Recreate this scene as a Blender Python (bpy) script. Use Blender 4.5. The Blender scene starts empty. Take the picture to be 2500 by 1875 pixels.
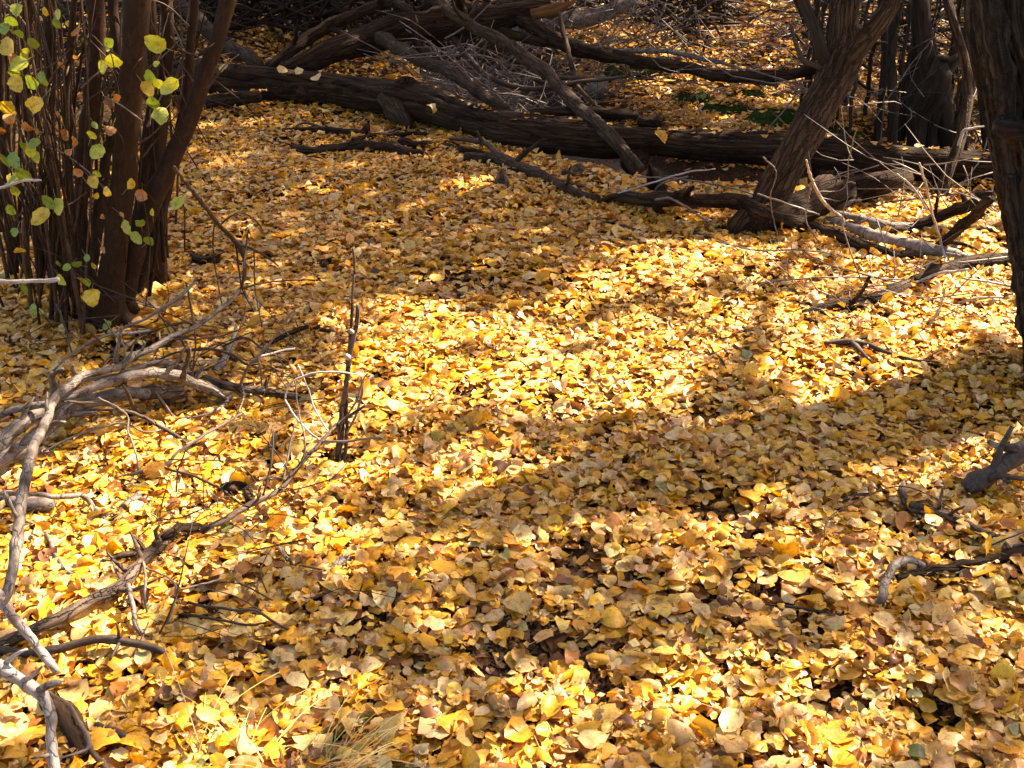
import bpy, math, random
import numpy as np
from mathutils import Vector, Matrix

SC = bpy.context.scene
COL = SC.collection
RNG = np.random.default_rng(11)
random.seed(5)

# ------------------------------------------------------------------ camera
F_PX, CX, CY = 2680.0, 1250.0, 937.5            # focal length and centre in pixels of the 2500 x 1875 photograph
CAM_H, PITCH = 1.5, math.radians(25.4)
cam = bpy.data.cameras.new('camera')
cam.sensor_width = 36.0
cam.lens = 36.0 * F_PX / 2500.0
cam.clip_start, cam.clip_end = 0.05, 400.0
camo = bpy.data.objects.new('camera', cam)
COL.objects.link(camo)
camo.location = (0, 0, CAM_H)
camo.rotation_euler = (math.pi / 2 - PITCH, 0, 0)
SC.camera = camo

# ------------------------------------------------------------------ sky, sun, exposure
SUN_AZ = math.radians(58.0)      # clockwise from +Y towards +X
SUN_EL = math.radians(43.0)
SUN_DIR = np.array([math.sin(SUN_AZ) * math.cos(SUN_EL), math.cos(SUN_AZ) * math.cos(SUN_EL), math.sin(SUN_EL)])
world = bpy.data.worlds.new('World')
SC.world = world
world.use_nodes = True
wn = world.node_tree
sky = wn.nodes.new('ShaderNodeTexSky')
sky.sky_type = 'NISHITA'
sky.sun_disc = False
sky.sun_elevation = SUN_EL
sky.sun_rotation = SUN_AZ
sky.air_density = 1.0
sky.dust_density = 2.0
sky.ozone_density = 0.6
wn.links.new(sky.outputs[0], wn.nodes['Background'].inputs[0])
wn.nodes['Background'].inputs[1].default_value = 0.068
sun = bpy.data.lights.new('sun', 'SUN')
sun.energy = 5.0
sun.angle = math.radians(0.53)
sun.color = (1.0, 0.93, 0.82)
suno = bpy.data.objects.new('sun', sun)
COL.objects.link(suno)
suno.rotation_euler = Vector(SUN_DIR).to_track_quat('Z', 'Y').to_euler()
suno.location = (6, 8, 12)
SC.view_settings.view_transform = 'Standard'
SC.view_settings.look = 'None'
SC.view_settings.gamma = 1.0
SC.view_settings.exposure = 2.62
try:
    SC.view_settings.use_white_balance = True
    SC.view_settings.white_balance_temperature = 8300
    SC.view_settings.white_balance_tint = 15
except Exception:
    pass
SC.cycles.max_bounces = 6
SC.cycles.diffuse_bounces = 4
SC.cycles.glossy_bounces = 2
SC.cycles.transmission_bounces = 4
SC.cycles.use_denoising = True

# ------------------------------------------------------------------ helpers: pixel of the photograph -> place in the wood
CP, SP = math.cos(PITCH), math.sin(PITCH)


def rdir(px, py):
    a, b = (px - CX) / F_PX, (CY - py) / F_PX
    return np.array([a, CP + b * SP, -SP + b * CP])


def project(P):
    d = P - np.array([0, 0, CAM_H])
    z = d[..., 1] * CP - d[..., 2] * SP
    u = d[..., 0]
    v = d[..., 1] * SP + d[..., 2] * CP
    z = np.where(z > 0.05, z, 0.05)
    return CX + F_PX * u / z, CY - F_PX * v / z, z


_h = np.random.default_rng(3).random((64, 64, 8))


def vnoise(x, y, k=0):
    x = np.asarray(x, float); y = np.asarray(y, float)
    xi = np.floor(x).astype(int); yi = np.floor(y).astype(int)
    fx = x - xi; fy = y - yi
    fx = fx * fx * (3 - 2 * fx); fy = fy * fy * (3 - 2 * fy)
    g = lambda i, j: _h[i % 64, j % 64, k % 8]
    return (g(xi, yi) * (1 - fx) + g(xi + 1, yi) * fx) * (1 - fy) + (g(xi, yi + 1) * (1 - fx) + g(xi + 1, yi + 1) * fx) * fy


CREEK = [(-2.6, 12.5), (-0.4, 9.2), (0.2, 7.4), (0.62, 6.45), (1.0, 6.03), (1.6, 6.0), (2.3, 6.5), (3.2, 6.9), (4.5, 7.6), (9.0, 8.6)]


def creek_dist(x, y):
    d = np.full(np.shape(x), 1e9)
    for (ax, ay), (bx, by) in zip(CREEK[:-1], CREEK[1:]):
        ux, uy = bx - ax, by - ay
        t = np.clip(((x - ax) * ux + (y - ay) * uy) / (ux * ux + uy * uy), 0, 1)
        d = np.minimum(d, np.hypot(x - ax - t * ux, y - ay - t * uy))
    return d


PITS = []      # (x, y, radius, depth), filled in below


def terr(x, y):
    x = np.asarray(x, float); y = np.asarray(y, float)
    far = np.clip(y - 7.4, 0, 200)
    z = 0.105 * far * (1 - np.exp(-far / 1.2)) * np.where(far > 12, 12 / np.maximum(far, 12) * 1.0, 1.0)
    z = z + 0.055 * (vnoise(x * 1.1 + 5, y * 1.1, 0) - 0.5) + 0.022 * (vnoise(x * 3.3, y * 3.3 + 9, 1) - 0.5)
    z = z + 0.22 * (vnoise(x * 0.8, y * 0.8, 2) - 0.4) * np.clip((y - 7.3) / 2.0, 0, 1)
    z = z - 0.36 * np.exp(-(creek_dist(x, y) / 0.50) ** 6) * np.clip((y - 5.3) / 0.25, 0, 1)
    for (ax, ay, r, dp) in PITS:
        z = z - dp * np.exp(-(((x - ax) ** 2 + (y - ay) ** 2) / r ** 2))
    return z


LUT = {}


def terr_s(x, y):
    if 'g' not in LUT:
        gx_, gy_ = np.meshgrid(np.arange(-9, 11, .03), np.arange(-.5, 17, .03))
        LUT['g'] = terr(gx_, gy_)
    g_ = LUT['g']
    u, v = (x + 9) / .03, (y + .5) / .03
    i_, j_ = int(v), int(u)
    if i_ < 0 or j_ < 0 or i_ >= g_.shape[0] - 1 or j_ >= g_.shape[1] - 1:
        return float(terr(x, y))
    a, b = v - i_, u - j_
    return float((g_[i_, j_] * (1 - b) + g_[i_, j_ + 1] * b) * (1 - a) + (g_[i_ + 1, j_] * (1 - b) + g_[i_ + 1, j_ + 1] * b) * a)


def on_ground(px, py, h=0.0):
    d = rdir(px, py)
    if d[2] > -0.02:
        d[2] = -0.02
    t0, t = 0.5, 0.5
    f = lambda q: CAM_H + d[2] * q - terr_s(d[0] * q, d[1] * q) - h
    while f(t) > 0 and t < 40:
        t0 = t; t += 0.12
    for _ in range(18):
        m = (t0 + t) / 2
        if f(m) > 0: t0 = m
        else: t = m
    return np.array([0, 0, CAM_H]) + d * t, t


PITS_NEW = []
for (px, py, r, dp) in [(2272, 1762, 62, .06), (1190, 1640, 60, .02), (1385, 1385, 80, .025), (1345, 1585, 70, .025), (1480, 1445, 70, .02),
                        (1760, 1255, 90, .03), (1900, 1480, 85, .025), (2030, 1715, 75, .03), (1335, 1010, 70, .02), (1100, 690, 90, .02),
                        (470, 1500, 60, .02), (1150, 985, 60, .02), (2200, 1300, 50, .04), (830, 1140, 45, .02), (1480, 1700, 45, .02),
                        (1730, 1040, 50, .01), (640, 1655, 50, .02), (1010, 1660, 45, .02), (320, 870, 80, .03), (900, 1535, 60, .02), (1700, 1480, 60, .02)]:
    P, t = on_ground(px, py)
    PITS_NEW.append((P[0], P[1], r * t / F_PX, dp))
PITS += PITS_NEW
LUT.clear()


def bare(x, y):
    b = np.zeros(np.shape(x))
    for (ax, ay, r, dp) in PITS:
        b = np.maximum(b, np.exp(-((x - ax) ** 2 / (r * 1.25) ** 2 + (y - ay) ** 2 / (r * 1.5) ** 2) ** 1.5))
    return b


def pt(p):
    """(px, py, r_px[, height above ground in m  |  'y', world y  ]) -> centre and radius in metres"""
    px, py, r = p[:3]
    if len(p) == 3 or p[3] is None:
        _, t = on_ground(px, py + 0.55 * r, 0.03)
    elif p[3] == 'y':
        t = p[4] / rdir(px, py)[1]
    else:
        _, t = on_ground(px, py, p[3])
    return np.array([0, 0, CAM_H]) + rdir(px, py) * t, r * t / F_PX


# ------------------------------------------------------------------ mesh building
def catmull(pts, rad, step):
    pts = np.array(pts, float); rad = np.array(rad, float)
    if len(pts) == 2:
        pts = np.array([pts[0], (pts[0] + pts[1]) / 2, pts[1]]); rad = np.array([rad[0], rad.mean(), rad[1]])
    P = np.vstack([2 * pts[0] - pts[1], pts, 2 * pts[-1] - pts[-2]])
    R = np.concatenate([[rad[0]], rad, [rad[-1]]])
    out, ro = [], []
    for i in range(1, len(P) - 2):
        n = max(2, int(np.linalg.norm(P[i + 1] - P[i]) / step))
        for k in range(n):
            u = k / n
            a, b, c, d = P[i - 1], P[i], P[i + 1], P[i + 2]
            out.append(0.5 * (2 * b + (c - a) * u + (2 * a - 5 * b + 4 * c - d) * u * u + (3 * b - a - 3 * c + d) * u ** 3))
            ro.append(R[i] + (R[i + 1] - R[i]) * (u * u * (3 - 2 * u)))
    out.append(P[-2]); ro.append(R[-2])
    return np.array(out), np.array(ro)


class MB:
    def __init__(s):
        s.v, s.f, s.b, s.n = [], [], [], 0

    def tube(s, pts, rad, sides=10, step=None, rough=0.06, ridges=None, seed=0, groove=None, wob=0.0, caps=(0.4, 0.4), rag=0.0, gnarl=0.0, nodes=0):
        rg = np.random.default_rng(seed + 101)
        if step is None:
            step = max(0.012, float(np.mean(rad)) * 1.2)
        C, R = catmull(pts, rad, step)
        n = len(C)
        T = np.gradient(C, axis=0)
        T /= np.linalg.norm(T, axis=1)[:, None] + 1e-9
        S = np.concatenate([[0], np.cumsum(np.linalg.norm(np.diff(C, axis=0), axis=1))])
        if wob:
            for ax in range(3):
                ph = rg.random(3) * 6.28
                C[:, ax] += wob * (np.sin(S * 7 / max(wob * 60, 1) + ph[0]) + 0.6 * np.sin(S * 17 + ph[1]) + .3 * np.sin(S * 37 + ph[2]))
        if gnarl:
            mr = float(np.mean(R))
            env = np.minimum(1, np.minimum(S, S[-1] - S) / (4 * mr + 1e-6))
            for ax in range(3):
                for wl, am in ((26, 1.0), (11, .4), (5, .28), (2.6, .12)):
                    C[:, ax] += gnarl * mr * am * env * np.sin(S * 6.28 / (wl * mr) * rg.uniform(.8, 1.2) + rg.random() * 6.28)
            T = np.gradient(C, axis=0)
            T /= np.linalg.norm(T, axis=1)[:, None] + 1e-9
        ref = np.array([0, 0, 1.0]) if abs(T[n // 2][2]) < 0.75 else np.array([0, 1.0, 0])
        N = np.zeros_like(C)
        v = ref - T[0] * (ref @ T[0]); v /= np.linalg.norm(v); N[0] = v
        for i in range(1, n):
            v = N[i - 1] - T[i] * (N[i - 1] @ T[i]); N[i] = v / (np.linalg.norm(v) + 1e-9)
        B = np.cross(T, N)
        a = np.linspace(0, 2 * math.pi, sides, endpoint=False)
        A, SS = np.meshgrid(a, S)
        rr = np.ones_like(A)
        mean_r = max(1e-4, float(np.mean(R)))
        for k in range(5):
            m = rg.integers(1, 4); w = rg.uniform(0.25, 1.3) / mean_r
            rr += rough * rg.uniform(0.3, 1) * np.sin(m * A + w * SS * rg.choice([-1, 1]) + rg.random() * 6.28)
        for _ in range(nodes):
            s0 = rg.uniform(.05, .95) * S[-1]; aa = rg.random() * 6.28
            wd = mean_r * rg.uniform(.5, 1.1)
            rr += rg.uniform(.12, .4) * np.exp(-((SS - s0) / wd) ** 2) * (.45 + .55 * np.cos(A - aa))
        if ridges:
            amp, m0, m1 = ridges
            for k in range(7):
                m = rg.integers(m0, m1 + 1); w = rg.uniform(0.03, 0.25) / mean_r
                q = np.sin(m * A + w * SS * rg.choice([-1, 1]) + 1.3 * np.sin(SS * rg.uniform(.3, .8) / mean_r + k) + rg.random() * 6.28)
                rr += amp * (np.abs(q) - 0.6)
            rr += amp * .35 * rg.normal(size=rr.shape)
        if groove:
            for (a0, wid, dep, s0, s1) in groove:
                u = SS / S[-1]
                ac = a0 + 0.28 * np.sin(u * 19 + 1) + 0.14 * np.sin(u * 47)
                d = (A - ac + math.pi) % (2 * math.pi) - math.pi
                fade = np.clip((u - s0) / .04, 0, 1) * np.clip((s1 - u) / .04, 0, 1)
                rr -= dep * fade * np.exp(-(d / wid) ** 2)
        rad2 = R[:, None] * rr
        V = C[:, None, :] + rad2[..., None] * (np.cos(A)[..., None] * N[:, None, :] + np.sin(A)[..., None] * B[:, None, :])
        if rag:
            V[-1] += T[-1] * (rg.random(sides)[:, None] * rag)
            V[0] -= T[0] * (rg.random(sides)[:, None] * rag * .5)
        bk = np.stack([np.cos(A) * mean_r, np.sin(A) * mean_r, SS + seed * 0.37], -1)
        o = s.n
        s.v.append(V.reshape(-1, 3)); s.b.append(bk.reshape(-1, 3))
        i, j = np.meshgrid(np.arange(n - 1), np.arange(sides), indexing='ij')
        j2 = (j + 1) % sides
        q = np.stack([o + i * sides + j, o + i * sides + j2, o + (i + 1) * sides + j2, o + (i + 1) * sides + j], -1).reshape(-1, 4)
        s.f.extend(q.tolist())
        e = np.stack([C[0] - T[0] * R[0] * caps[0], C[-1] + T[-1] * R[-1] * caps[1]])
        s.v.append(e); s.b.append(np.array([[0, 0, seed * .37], [0, 0, S[-1] + seed * .37]]))
        o2 = o + n * sides
        for k in range(sides):
            s.f.append([o + (k + 1) % sides, o + k, o2])
            s.f.append([o + (n - 1) * sides + k, o + (n - 1) * sides + (k + 1) % sides, o2 + 1])
        s.n += n * sides + 2
        return C, T, R

    def raw(s, V, F):
        V = np.asarray(V, float)
        s.v.append(V); s.b.append(V * 1.0)
        s.f.extend([[i + s.n for i in f] for f in F]); s.n += len(V)

    def build(s, name, mat, parent=None, smooth=True, origin=None):
        V = np.vstack(s.v); Bk = np.vstack(s.b)
        off = np.zeros(3)
        if parent is None:
            off = V.mean(0) if origin is None else np.array(origin, float)
            off[2] = V[:, 2].min() if origin is None else off[2]
        me = bpy.data.meshes.new(name)
        me.from_pydata((V - off).tolist(), [], s.f)
        at = me.attributes.new('bark', 'FLOAT_VECTOR', 'POINT')
        at.data.foreach_set('vector', Bk.astype(np.float32).ravel())
        if smooth:
            me.polygons.foreach_set('use_smooth', np.ones(len(me.polygons), bool))
        me.materials.append(mat)
        me.update()
        ob = bpy.data.objects.new(name, me)
        COL.objects.link(ob)
        if parent is None:
            ob.location = off.tolist()
        else:
            adopt(ob, parent)
        return ob


def world_loc(o):
    p = Vector(o.location)
    return p if o.parent is None else Vector((0, 0, 0))


def adopt(ob, parent):
    """child whose mesh is written in world coordinates"""
    ob.parent = parent
    root = parent
    while root.parent: root = root.parent
    if parent.parent is None:
        ob.matrix_parent_inverse = Matrix.Translation(-Vector(parent.location))
    else:
        ob.matrix_parent_inverse = Matrix.Identity(4)


def tag(o, label=None, cat=None, group=None, kind=None):
    if label: o['label'] = label
    if cat: o['category'] = cat
    if group: o['group'] = group
    if kind: o['kind'] = kind
    return o


def empty(name, loc, label, cat, group=None):
    e = bpy.data.objects.new(name, None)
    e.empty_display_size = 0.1
    COL.objects.link(e)
    e.location = [float(c) for c in loc]
    return tag(e, label, cat, group)


# ------------------------------------------------------------------ materials
def new_mat(name):
    m = bpy.data.materials.new(name)
    m.use_nodes = True
    nt = m.node_tree
    return m, nt, nt.nodes['Principled BSDF']


def ramp(nt, stops):
    r = nt.nodes.new('ShaderNodeValToRGB')
    el = r.color_ramp.elements
    while len(el) < len(stops): el.new(0.5)
    for e, (p, c) in zip(el, stops):
        e.position = p; e.color = (*c, 1)
    return r


def bark_mat(name, dark, mid, light, grain=60, stretch=0.12, bump=0.5, dist=0.01, patch=None, rough=0.85, spec=0.15, bands=None, crack=None):
    m, nt, bs = new_mat(name)
    L = nt.links
    at = nt.nodes.new('ShaderNodeAttribute'); at.attribute_name = 'bark'
    mp = nt.nodes.new('ShaderNodeMapping'); mp.inputs['Scale'].default_value = (1, 1, stretch)
    L.new(at.outputs['Vector'], mp.inputs[0])
    n1 = nt.nodes.new('ShaderNodeTexNoise'); n1.inputs['Scale'].default_value = grain; n1.inputs['Detail'].default_value = 10; n1.inputs['Roughness'].default_value = .78
    L.new(mp.outputs[0], n1.inputs['Vector'])
    r1 = ramp(nt, [(0.36, dark), (0.52, mid), (0.68, light)])
    L.new(n1.outputs[0], r1.inputs[0])
    col = r1.outputs[0]
    geo = nt.nodes.new('ShaderNodeNewGeometry')
    if patch:
        n2 = nt.nodes.new('ShaderNodeTexNoise'); n2.inputs['Scale'].default_value = patch[1]; n2.inputs['Detail'].default_value = 4
        L.new(at.outputs['Vector'], n2.inputs['Vector'])
        r2 = ramp(nt, [(patch[2], (0, 0, 0)), (patch[2] + .12, (1, 1, 1))])
        L.new(n2.outputs[0], r2.inputs[0])
        mx = nt.nodes.new('ShaderNodeMix'); mx.data_type = 'RGBA'
        L.new(r2.outputs[0], mx.inputs[0]); L.new(col, mx.inputs[6]); mx.inputs[7].default_value = (*patch[0], 1)
        col = mx.outputs[2]
    if bands:
        mp2 = nt.nodes.new('ShaderNodeMapping'); mp2.inputs['Scale'].default_value = (bands[1] * .12, bands[1] * .12, bands[1])
        L.new(at.outputs['Vector'], mp2.inputs[0])
        n3 = nt.nodes.new('ShaderNodeTexNoise'); n3.inputs['Scale'].default_value = 1.0; n3.inputs['Detail'].default_value = 3
        L.new(mp2.outputs[0], n3.inputs['Vector'])
        r3 = ramp(nt, [(bands[2], (0, 0, 0)), (bands[2] + .05, (1, 1, 1))])
        L.new(n3.outputs[0], r3.inputs[0])
        mx = nt.nodes.new('ShaderNodeMix'); mx.data_type = 'RGBA'
        L.new(r3.outputs[0], mx.inputs[0]); L.new(col, mx.inputs[6]); mx.inputs[7].default_value = (*bands[0], 1)
        col = mx.outputs[2]
    hgt = n1.outputs[0]
    if crack:
        mp3 = nt.nodes.new('ShaderNodeMapping'); mp3.inputs['Scale'].default_value = (crack[0], crack[0], crack[0] * crack[1])
        nw = nt.nodes.new('ShaderNodeTexNoise'); nw.inputs['Scale'].default_value = crack[0] * .8; nw.inputs['Detail'].default_value = 3
        L.new(at.outputs['Vector'], nw.inputs['Vector'])
        vm = nt.nodes.new('ShaderNodeVectorMath'); vm.operation = 'MULTIPLY_ADD'
        vm.inputs[1].default_value = (.9 / crack[0],) * 3
        L.new(nw.outputs['Color'], vm.inputs[0]); L.new(at.outputs['Vector'], vm.inputs[2])
        L.new(vm.outputs[0], mp3.inputs[0])
        vo = nt.nodes.new('ShaderNodeTexVoronoi'); vo.feature = 'DISTANCE_TO_EDGE'; vo.inputs['Scale'].default_value = 1.0
        L.new(mp3.outputs[0], vo.inputs['Vector'])
        rc = ramp(nt, [(.0, (.12, .1, .09)), (crack[2], (1, 1, 1))])
        L.new(vo.outputs['Distance'], rc.inputs[0])
        mc = nt.nodes.new('ShaderNodeMix'); mc.data_type = 'RGBA'; mc.blend_type = 'MULTIPLY'; mc.inputs[0].default_value = .8
        L.new(col, mc.inputs[6]); L.new(rc.outputs[0], mc.inputs[7])
        col = mc.outputs[2]
        ad = nt.nodes.new('ShaderNodeMath'); ad.operation = 'MULTIPLY_ADD'; ad.inputs[1].default_value = 1.2
        L.new(rc.outputs[0], ad.inputs[0]); L.new(n1.outputs[0], ad.inputs[2])
        hgt = ad.outputs[0]
    L.new(col, bs.inputs['Base Color'])
    bs.inputs['Roughness'].default_value = rough
    bs.inputs['Specular IOR Level'].default_value = spec
    bp = nt.nodes.new('ShaderNodeBump'); bp.inputs['Strength'].default_value = bump; bp.inputs['Distance'].default_value = dist
    L.new(hgt, bp.inputs['Height']); L.new(bp.outputs[0], bs.inputs['Normal'])
    return m


M = {}
M['log'] = bark_mat('weathered_log_wood', (.012, .006, .003), (.038, .020, .0105), (.085, .049, .028), 55, .07, .8, .012, patch=((.018, .009, .0045), 6, .52), crack=(45, .07, .12))
M['log_grey'] = bark_mat('grey_log_wood', (.02, .013, .008), (.055, .036, .023), (.11, .077, .053), 60, .08, .7, .01, patch=((.035, .019, .010), 7, .55), crack=(70, .15, .10))
M['lean'] = bark_mat('leaning_trunk_bark', (.018, .009, .0045), (.06, .033, .0175), (.12, .07, .039), 70, .07, .9, .012, patch=((.024, .012, .006), 5, .55), crack=(55, .12, .16))
M['stem'] = bark_mat('shrub_stem_bark', (.011, .0055, .003), (.031, .015, .0075), (.055, .028, .015), 90, .4, .4, .005, patch=((.024, .011, .0055), 10, .5), rough=.7, spec=.12, bands=((.04, .024, .015), 140, .70))
M['thin_stem'] = bark_mat('thin_shrub_stem_bark', (.02, .010, .005), (.065, .033, .018), (.11, .064, .039), 120, .3, .4, .003, rough=.6, spec=.2)
M['twig'] = bark_mat('grey_twig_bark', (.05, .038, .032), (.12, .095, .083), (.22, .19, .175), 140, .25, .4, .003, patch=((.07, .048, .036), 18, .55), rough=.55, spec=.4)
M['twig_dark'] = bark_mat('dark_twig_bark', (.013, .008, .005), (.036, .022, .015), (.08, .055, .042), 140, .25, .4, .003, rough=.65, spec=.3)
M['twig_pale'] = bark_mat('bleached_twig_bark', (.14, .115, .10), (.30, .265, .245), (.50, .46, .44), 140, .25, .4, .003, rough=.5, spec=.4)
M['grey'] = bark_mat('smooth_grey_branch_bark', (.055, .042, .035), (.13, .105, .092), (.24, .205, .185), 80, .6, .5, .005, patch=((.05, .034, .025), 16, .50), rough=.6, spec=.35, bands=((.03, .022, .017), 120, .66), crack=(42, .35, .05))
M['birch'] = bark_mat('pale_papery_bark', (.08, .065, .055), (.20, .175, .155), (.34, .31, .285), 60, .9, .4, .004, patch=((.17, .13, .10), 9, .52), rough=.55, spec=.35, bands=((.035, .026, .02), 110, .58))
M['darkband'] = bark_mat('dark_banded_bark', (.018, .013, .010), (.045, .034, .027), (.10, .08, .066), 60, .9, .5, .005, rough=.6, spec=.3, bands=((.02, .015, .012), 110, .56))
M['pale'] = bark_mat('pale_lilac_branch_bark', (.12, .095, .085), (.25, .215, .205), (.42, .385, .38), 70, .5, .5, .005, patch=((.09, .062, .05), 18, .52), rough=.5, spec=.4, bands=((.05, .035, .028), 90, .64), crack=(40, .4, .05))
M['brown'] = bark_mat('peeling_brown_branch', (.03, .018, .012), (.10, .063, .043), (.24, .18, .135), 60, .15, .9, .008, patch=((.045, .026, .018), 12, .5), rough=.65, spec=.3, crack=(55, .2, .08))
M['old'] = bark_mat('furrowed_old_bark', (.010, .0075, .006), (.055, .043, .035), (.17, .142, .12), 75, .035, 1.0, .03, patch=((.06, .034, .02), 7, .58), crack=(34, .07, .22))
M['raw'] = bark_mat('raw_orange_wood', (.06, .024, .009), (.14, .06, .02), (.24, .12, .045), 60, .06, .6, .006)
M['far'] = bark_mat('far_trunk_bark', (.009, .006, .0045), (.026, .018, .013), (.058, .042, .032), 50, .1, .7, .01)


def leaf_mat(name, transl=0.24, spots=True):
    m, nt, bs = new_mat(name)
    L = nt.links
    at = nt.nodes.new('ShaderNodeAttribute'); at.attribute_name = 'col'
    uv = nt.nodes.new('ShaderNodeAttribute'); uv.attribute_name = 'luv'
    geo = nt.nodes.new('ShaderNodeNewGeometry')
    n1 = nt.nodes.new('ShaderNodeTexNoise'); n1.inputs['Scale'].default_value = 70; n1.inputs['Detail'].default_value = 5; n1.inputs['Roughness'].default_value = .7
    L.new(geo.outputs['Position'], n1.inputs['Vector'])
    r1 = ramp(nt, [(.30, (.46, .36, .26)), (.44, (.88, .84, .78)), (.56, (1.03, 1.03, 1.05)), (.72, (1.12, 1.15, 1.25))])
    L.new(n1.outputs[0], r1.inputs[0])
    mul = nt.nodes.new('ShaderNodeMix'); mul.data_type = 'RGBA'; mul.blend_type = 'MULTIPLY'; mul.inputs[0].default_value = 1
    L.new(at.outputs['Color'], mul.inputs[6]); L.new(r1.outputs[0], mul.inputs[7])
    col = mul.outputs[2]
    # veins from the leaf's own coordinates: x = across (-1..1), y = along (0..1)
    sx = nt.nodes.new('ShaderNodeSeparateXYZ'); L.new(uv.outputs['Vector'], sx.inputs[0])

    def math_(op, a, b=None, c=None):
        n = nt.nodes.new('ShaderNodeMath'); n.operation = op
        for i, q in enumerate((a, b, c)):
            if q is None: continue
            if isinstance(q, (int, float)): n.inputs[i].default_value = q
            else: L.new(q, n.inputs[i])
        return n.outputs[0]
    ab = math_('ABSOLUTE', sx.outputs[0])
    ph = math_('MULTIPLY_ADD', ab, -2.2, math_('MULTIPLY', sx.outputs[1], 7.0))
    saw = math_('ABSOLUTE', math_('SUBTRACT', math_('FRACT', ph), 0.5))
    vein = math_('MAXIMUM', math_('LESS_THAN', saw, 0.045), math_('LESS_THAN', ab, 0.035))
    mv = nt.nodes.new('ShaderNodeMix'); mv.data_type = 'RGBA'; mv.blend_type = 'MULTIPLY'
    L.new(math_('MULTIPLY', vein, 0.45), mv.inputs[0]); L.new(col, mv.inputs[6]); mv.inputs[7].default_value = (.62, .5, .36, 1)
    col = mv.outputs[2]
    if spots:
        vo = nt.nodes.new('ShaderNodeTexVoronoi'); vo.inputs['Scale'].default_value = 130
        L.new(geo.outputs['Position'], vo.inputs['Vector'])
        n2 = nt.nodes.new('ShaderNodeTexNoise'); n2.inputs['Scale'].default_value = 22
        L.new(geo.outputs['Position'], n2.inputs['Vector'])
        th = math_('MULTIPLY', math_('SUBTRACT', n2.outputs[0], 0.46), 1.3)
        sp = math_('LESS_THAN', vo.outputs['Distance'], th)
        ms = nt.nodes.new('ShaderNodeMix'); ms.data_type = 'RGBA'
        L.new(math_('MULTIPLY', sp, .7), ms.inputs[0]); L.new(col, ms.inputs[6]); ms.inputs[7].default_value = (.10, .045, .02, 1)
        col = ms.outputs[2]
    L.new(col, bs.inputs['Base Color'])
    bs.inputs['Roughness'].default_value = 0.42
    bs.inputs['Specular IOR Level'].default_value = 0.55
    bp = nt.nodes.new('ShaderNodeBump'); bp.inputs['Strength'].default_value = .35; bp.inputs['Distance'].default_value = .002
    L.new(math_('ADD', n1.outputs[0], math_('MULTIPLY', vein, .4)), bp.inputs['Height'])
    L.new(bp.outputs[0], bs.inputs['Normal'])
    tr = nt.nodes.new('ShaderNodeBsdfTranslucent')
    sat = nt.nodes.new('ShaderNodeMix'); sat.data_type = 'RGBA'; sat.blend_type = 'MULTIPLY'; sat.inputs[0].default_value = 1
    L.new(col, sat.inputs[6]); sat.inputs[7].default_value = (1.25, 1.05, .6, 1)
    L.new(sat.outputs[2], tr.inputs[0])
    mix = nt.nodes.new('ShaderNodeMixShader'); mix.inputs[0].default_value = transl
    L.new(bs.outputs[0], mix.inputs[1]); L.new(tr.outputs[0], mix.inputs[2])
    L.new(mix.outputs[0], nt.nodes['Material Output'].inputs[0])
    return m


M['leaf'] = leaf_mat('fallen_leaf_blade')
M['green'] = leaf_mat('living_leaf_blade', .24)


def plain(name, c, rough=.8, noise=30, var=.5, bump=.3, spec=.2, dist=.01):
    m, nt, bs = new_mat(name)
    geo = nt.nodes.new('ShaderNodeNewGeometry')
    n1 = nt.nodes.new('ShaderNodeTexNoise'); n1.inputs['Scale'].default_value = noise; n1.inputs['Detail'].default_value = 6
    nt.links.new(geo.outputs['Position'], n1.inputs['Vector'])
    r = ramp(nt, [(.3, tuple(q * (1 - var) for q in c)), (.7, tuple(min(1, q * (1 + var)) for q in c))])
    nt.links.new(n1.outputs[0], r.inputs[0]); nt.links.new(r.outputs[0], bs.inputs['Base Color'])
    bs.inputs['Roughness'].default_value = rough; bs.inputs['Specular IOR Level'].default_value = spec
    bp = nt.nodes.new('ShaderNodeBump'); bp.inputs['Strength'].default_value = bump; bp.inputs['Distance'].default_value = dist
    nt.links.new(n1.outputs[0], bp.inputs['Height']); nt.links.new(bp.outputs[0], bs.inputs['Normal'])
    return m


M['soil'] = plain('dark_humus', (.055, .030, .016), .9, 90, .75, 1.0, .1, .012)
M['debris'] = plain('leaf_mould_crumbs', (.13, .07, .036), .9, 25, .7, .3, .1)
M['rock'] = plain('grey_stone', (.16, .14, .12), .85, 22, .5, .7, .2)
M['moss'] = plain('green_moss', (.022, .042, .007), .95, 90, .6, .9, .1, .02)
m, nt, bs = new_mat('creek_water')
bs.inputs['Base Color'].default_value = (.045, .035, .022, 1)
bs.inputs['Roughness'].default_value = .06
bs.inputs['Specular IOR Level'].default_value = .6
nz = nt.nodes.new('ShaderNodeTexNoise'); nz.inputs['Scale'].default_value = 34; nz.inputs['Detail'].default_value = 3
ge = nt.nodes.new('ShaderNodeNewGeometry'); nt.links.new(ge.outputs['Position'], nz.inputs['Vector'])
bp = nt.nodes.new('ShaderNodeBump'); bp.inputs['Strength'].default_value = .9; bp.inputs['Distance'].default_value = .03
nt.links.new(nz.outputs[0], bp.inputs['Height']); nt.links.new(bp.outputs[0], bs.inputs['Normal'])
M['water'] = m
m, nt, bs = new_mat('dry_grass_blade')
at = nt.nodes.new('ShaderNodeAttribute'); at.attribute_name = 'col'
nt.links.new(at.outputs['Color'], bs.inputs['Base Color']); bs.inputs['Roughness'].default_value = .5
M['grass'] = m

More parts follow.
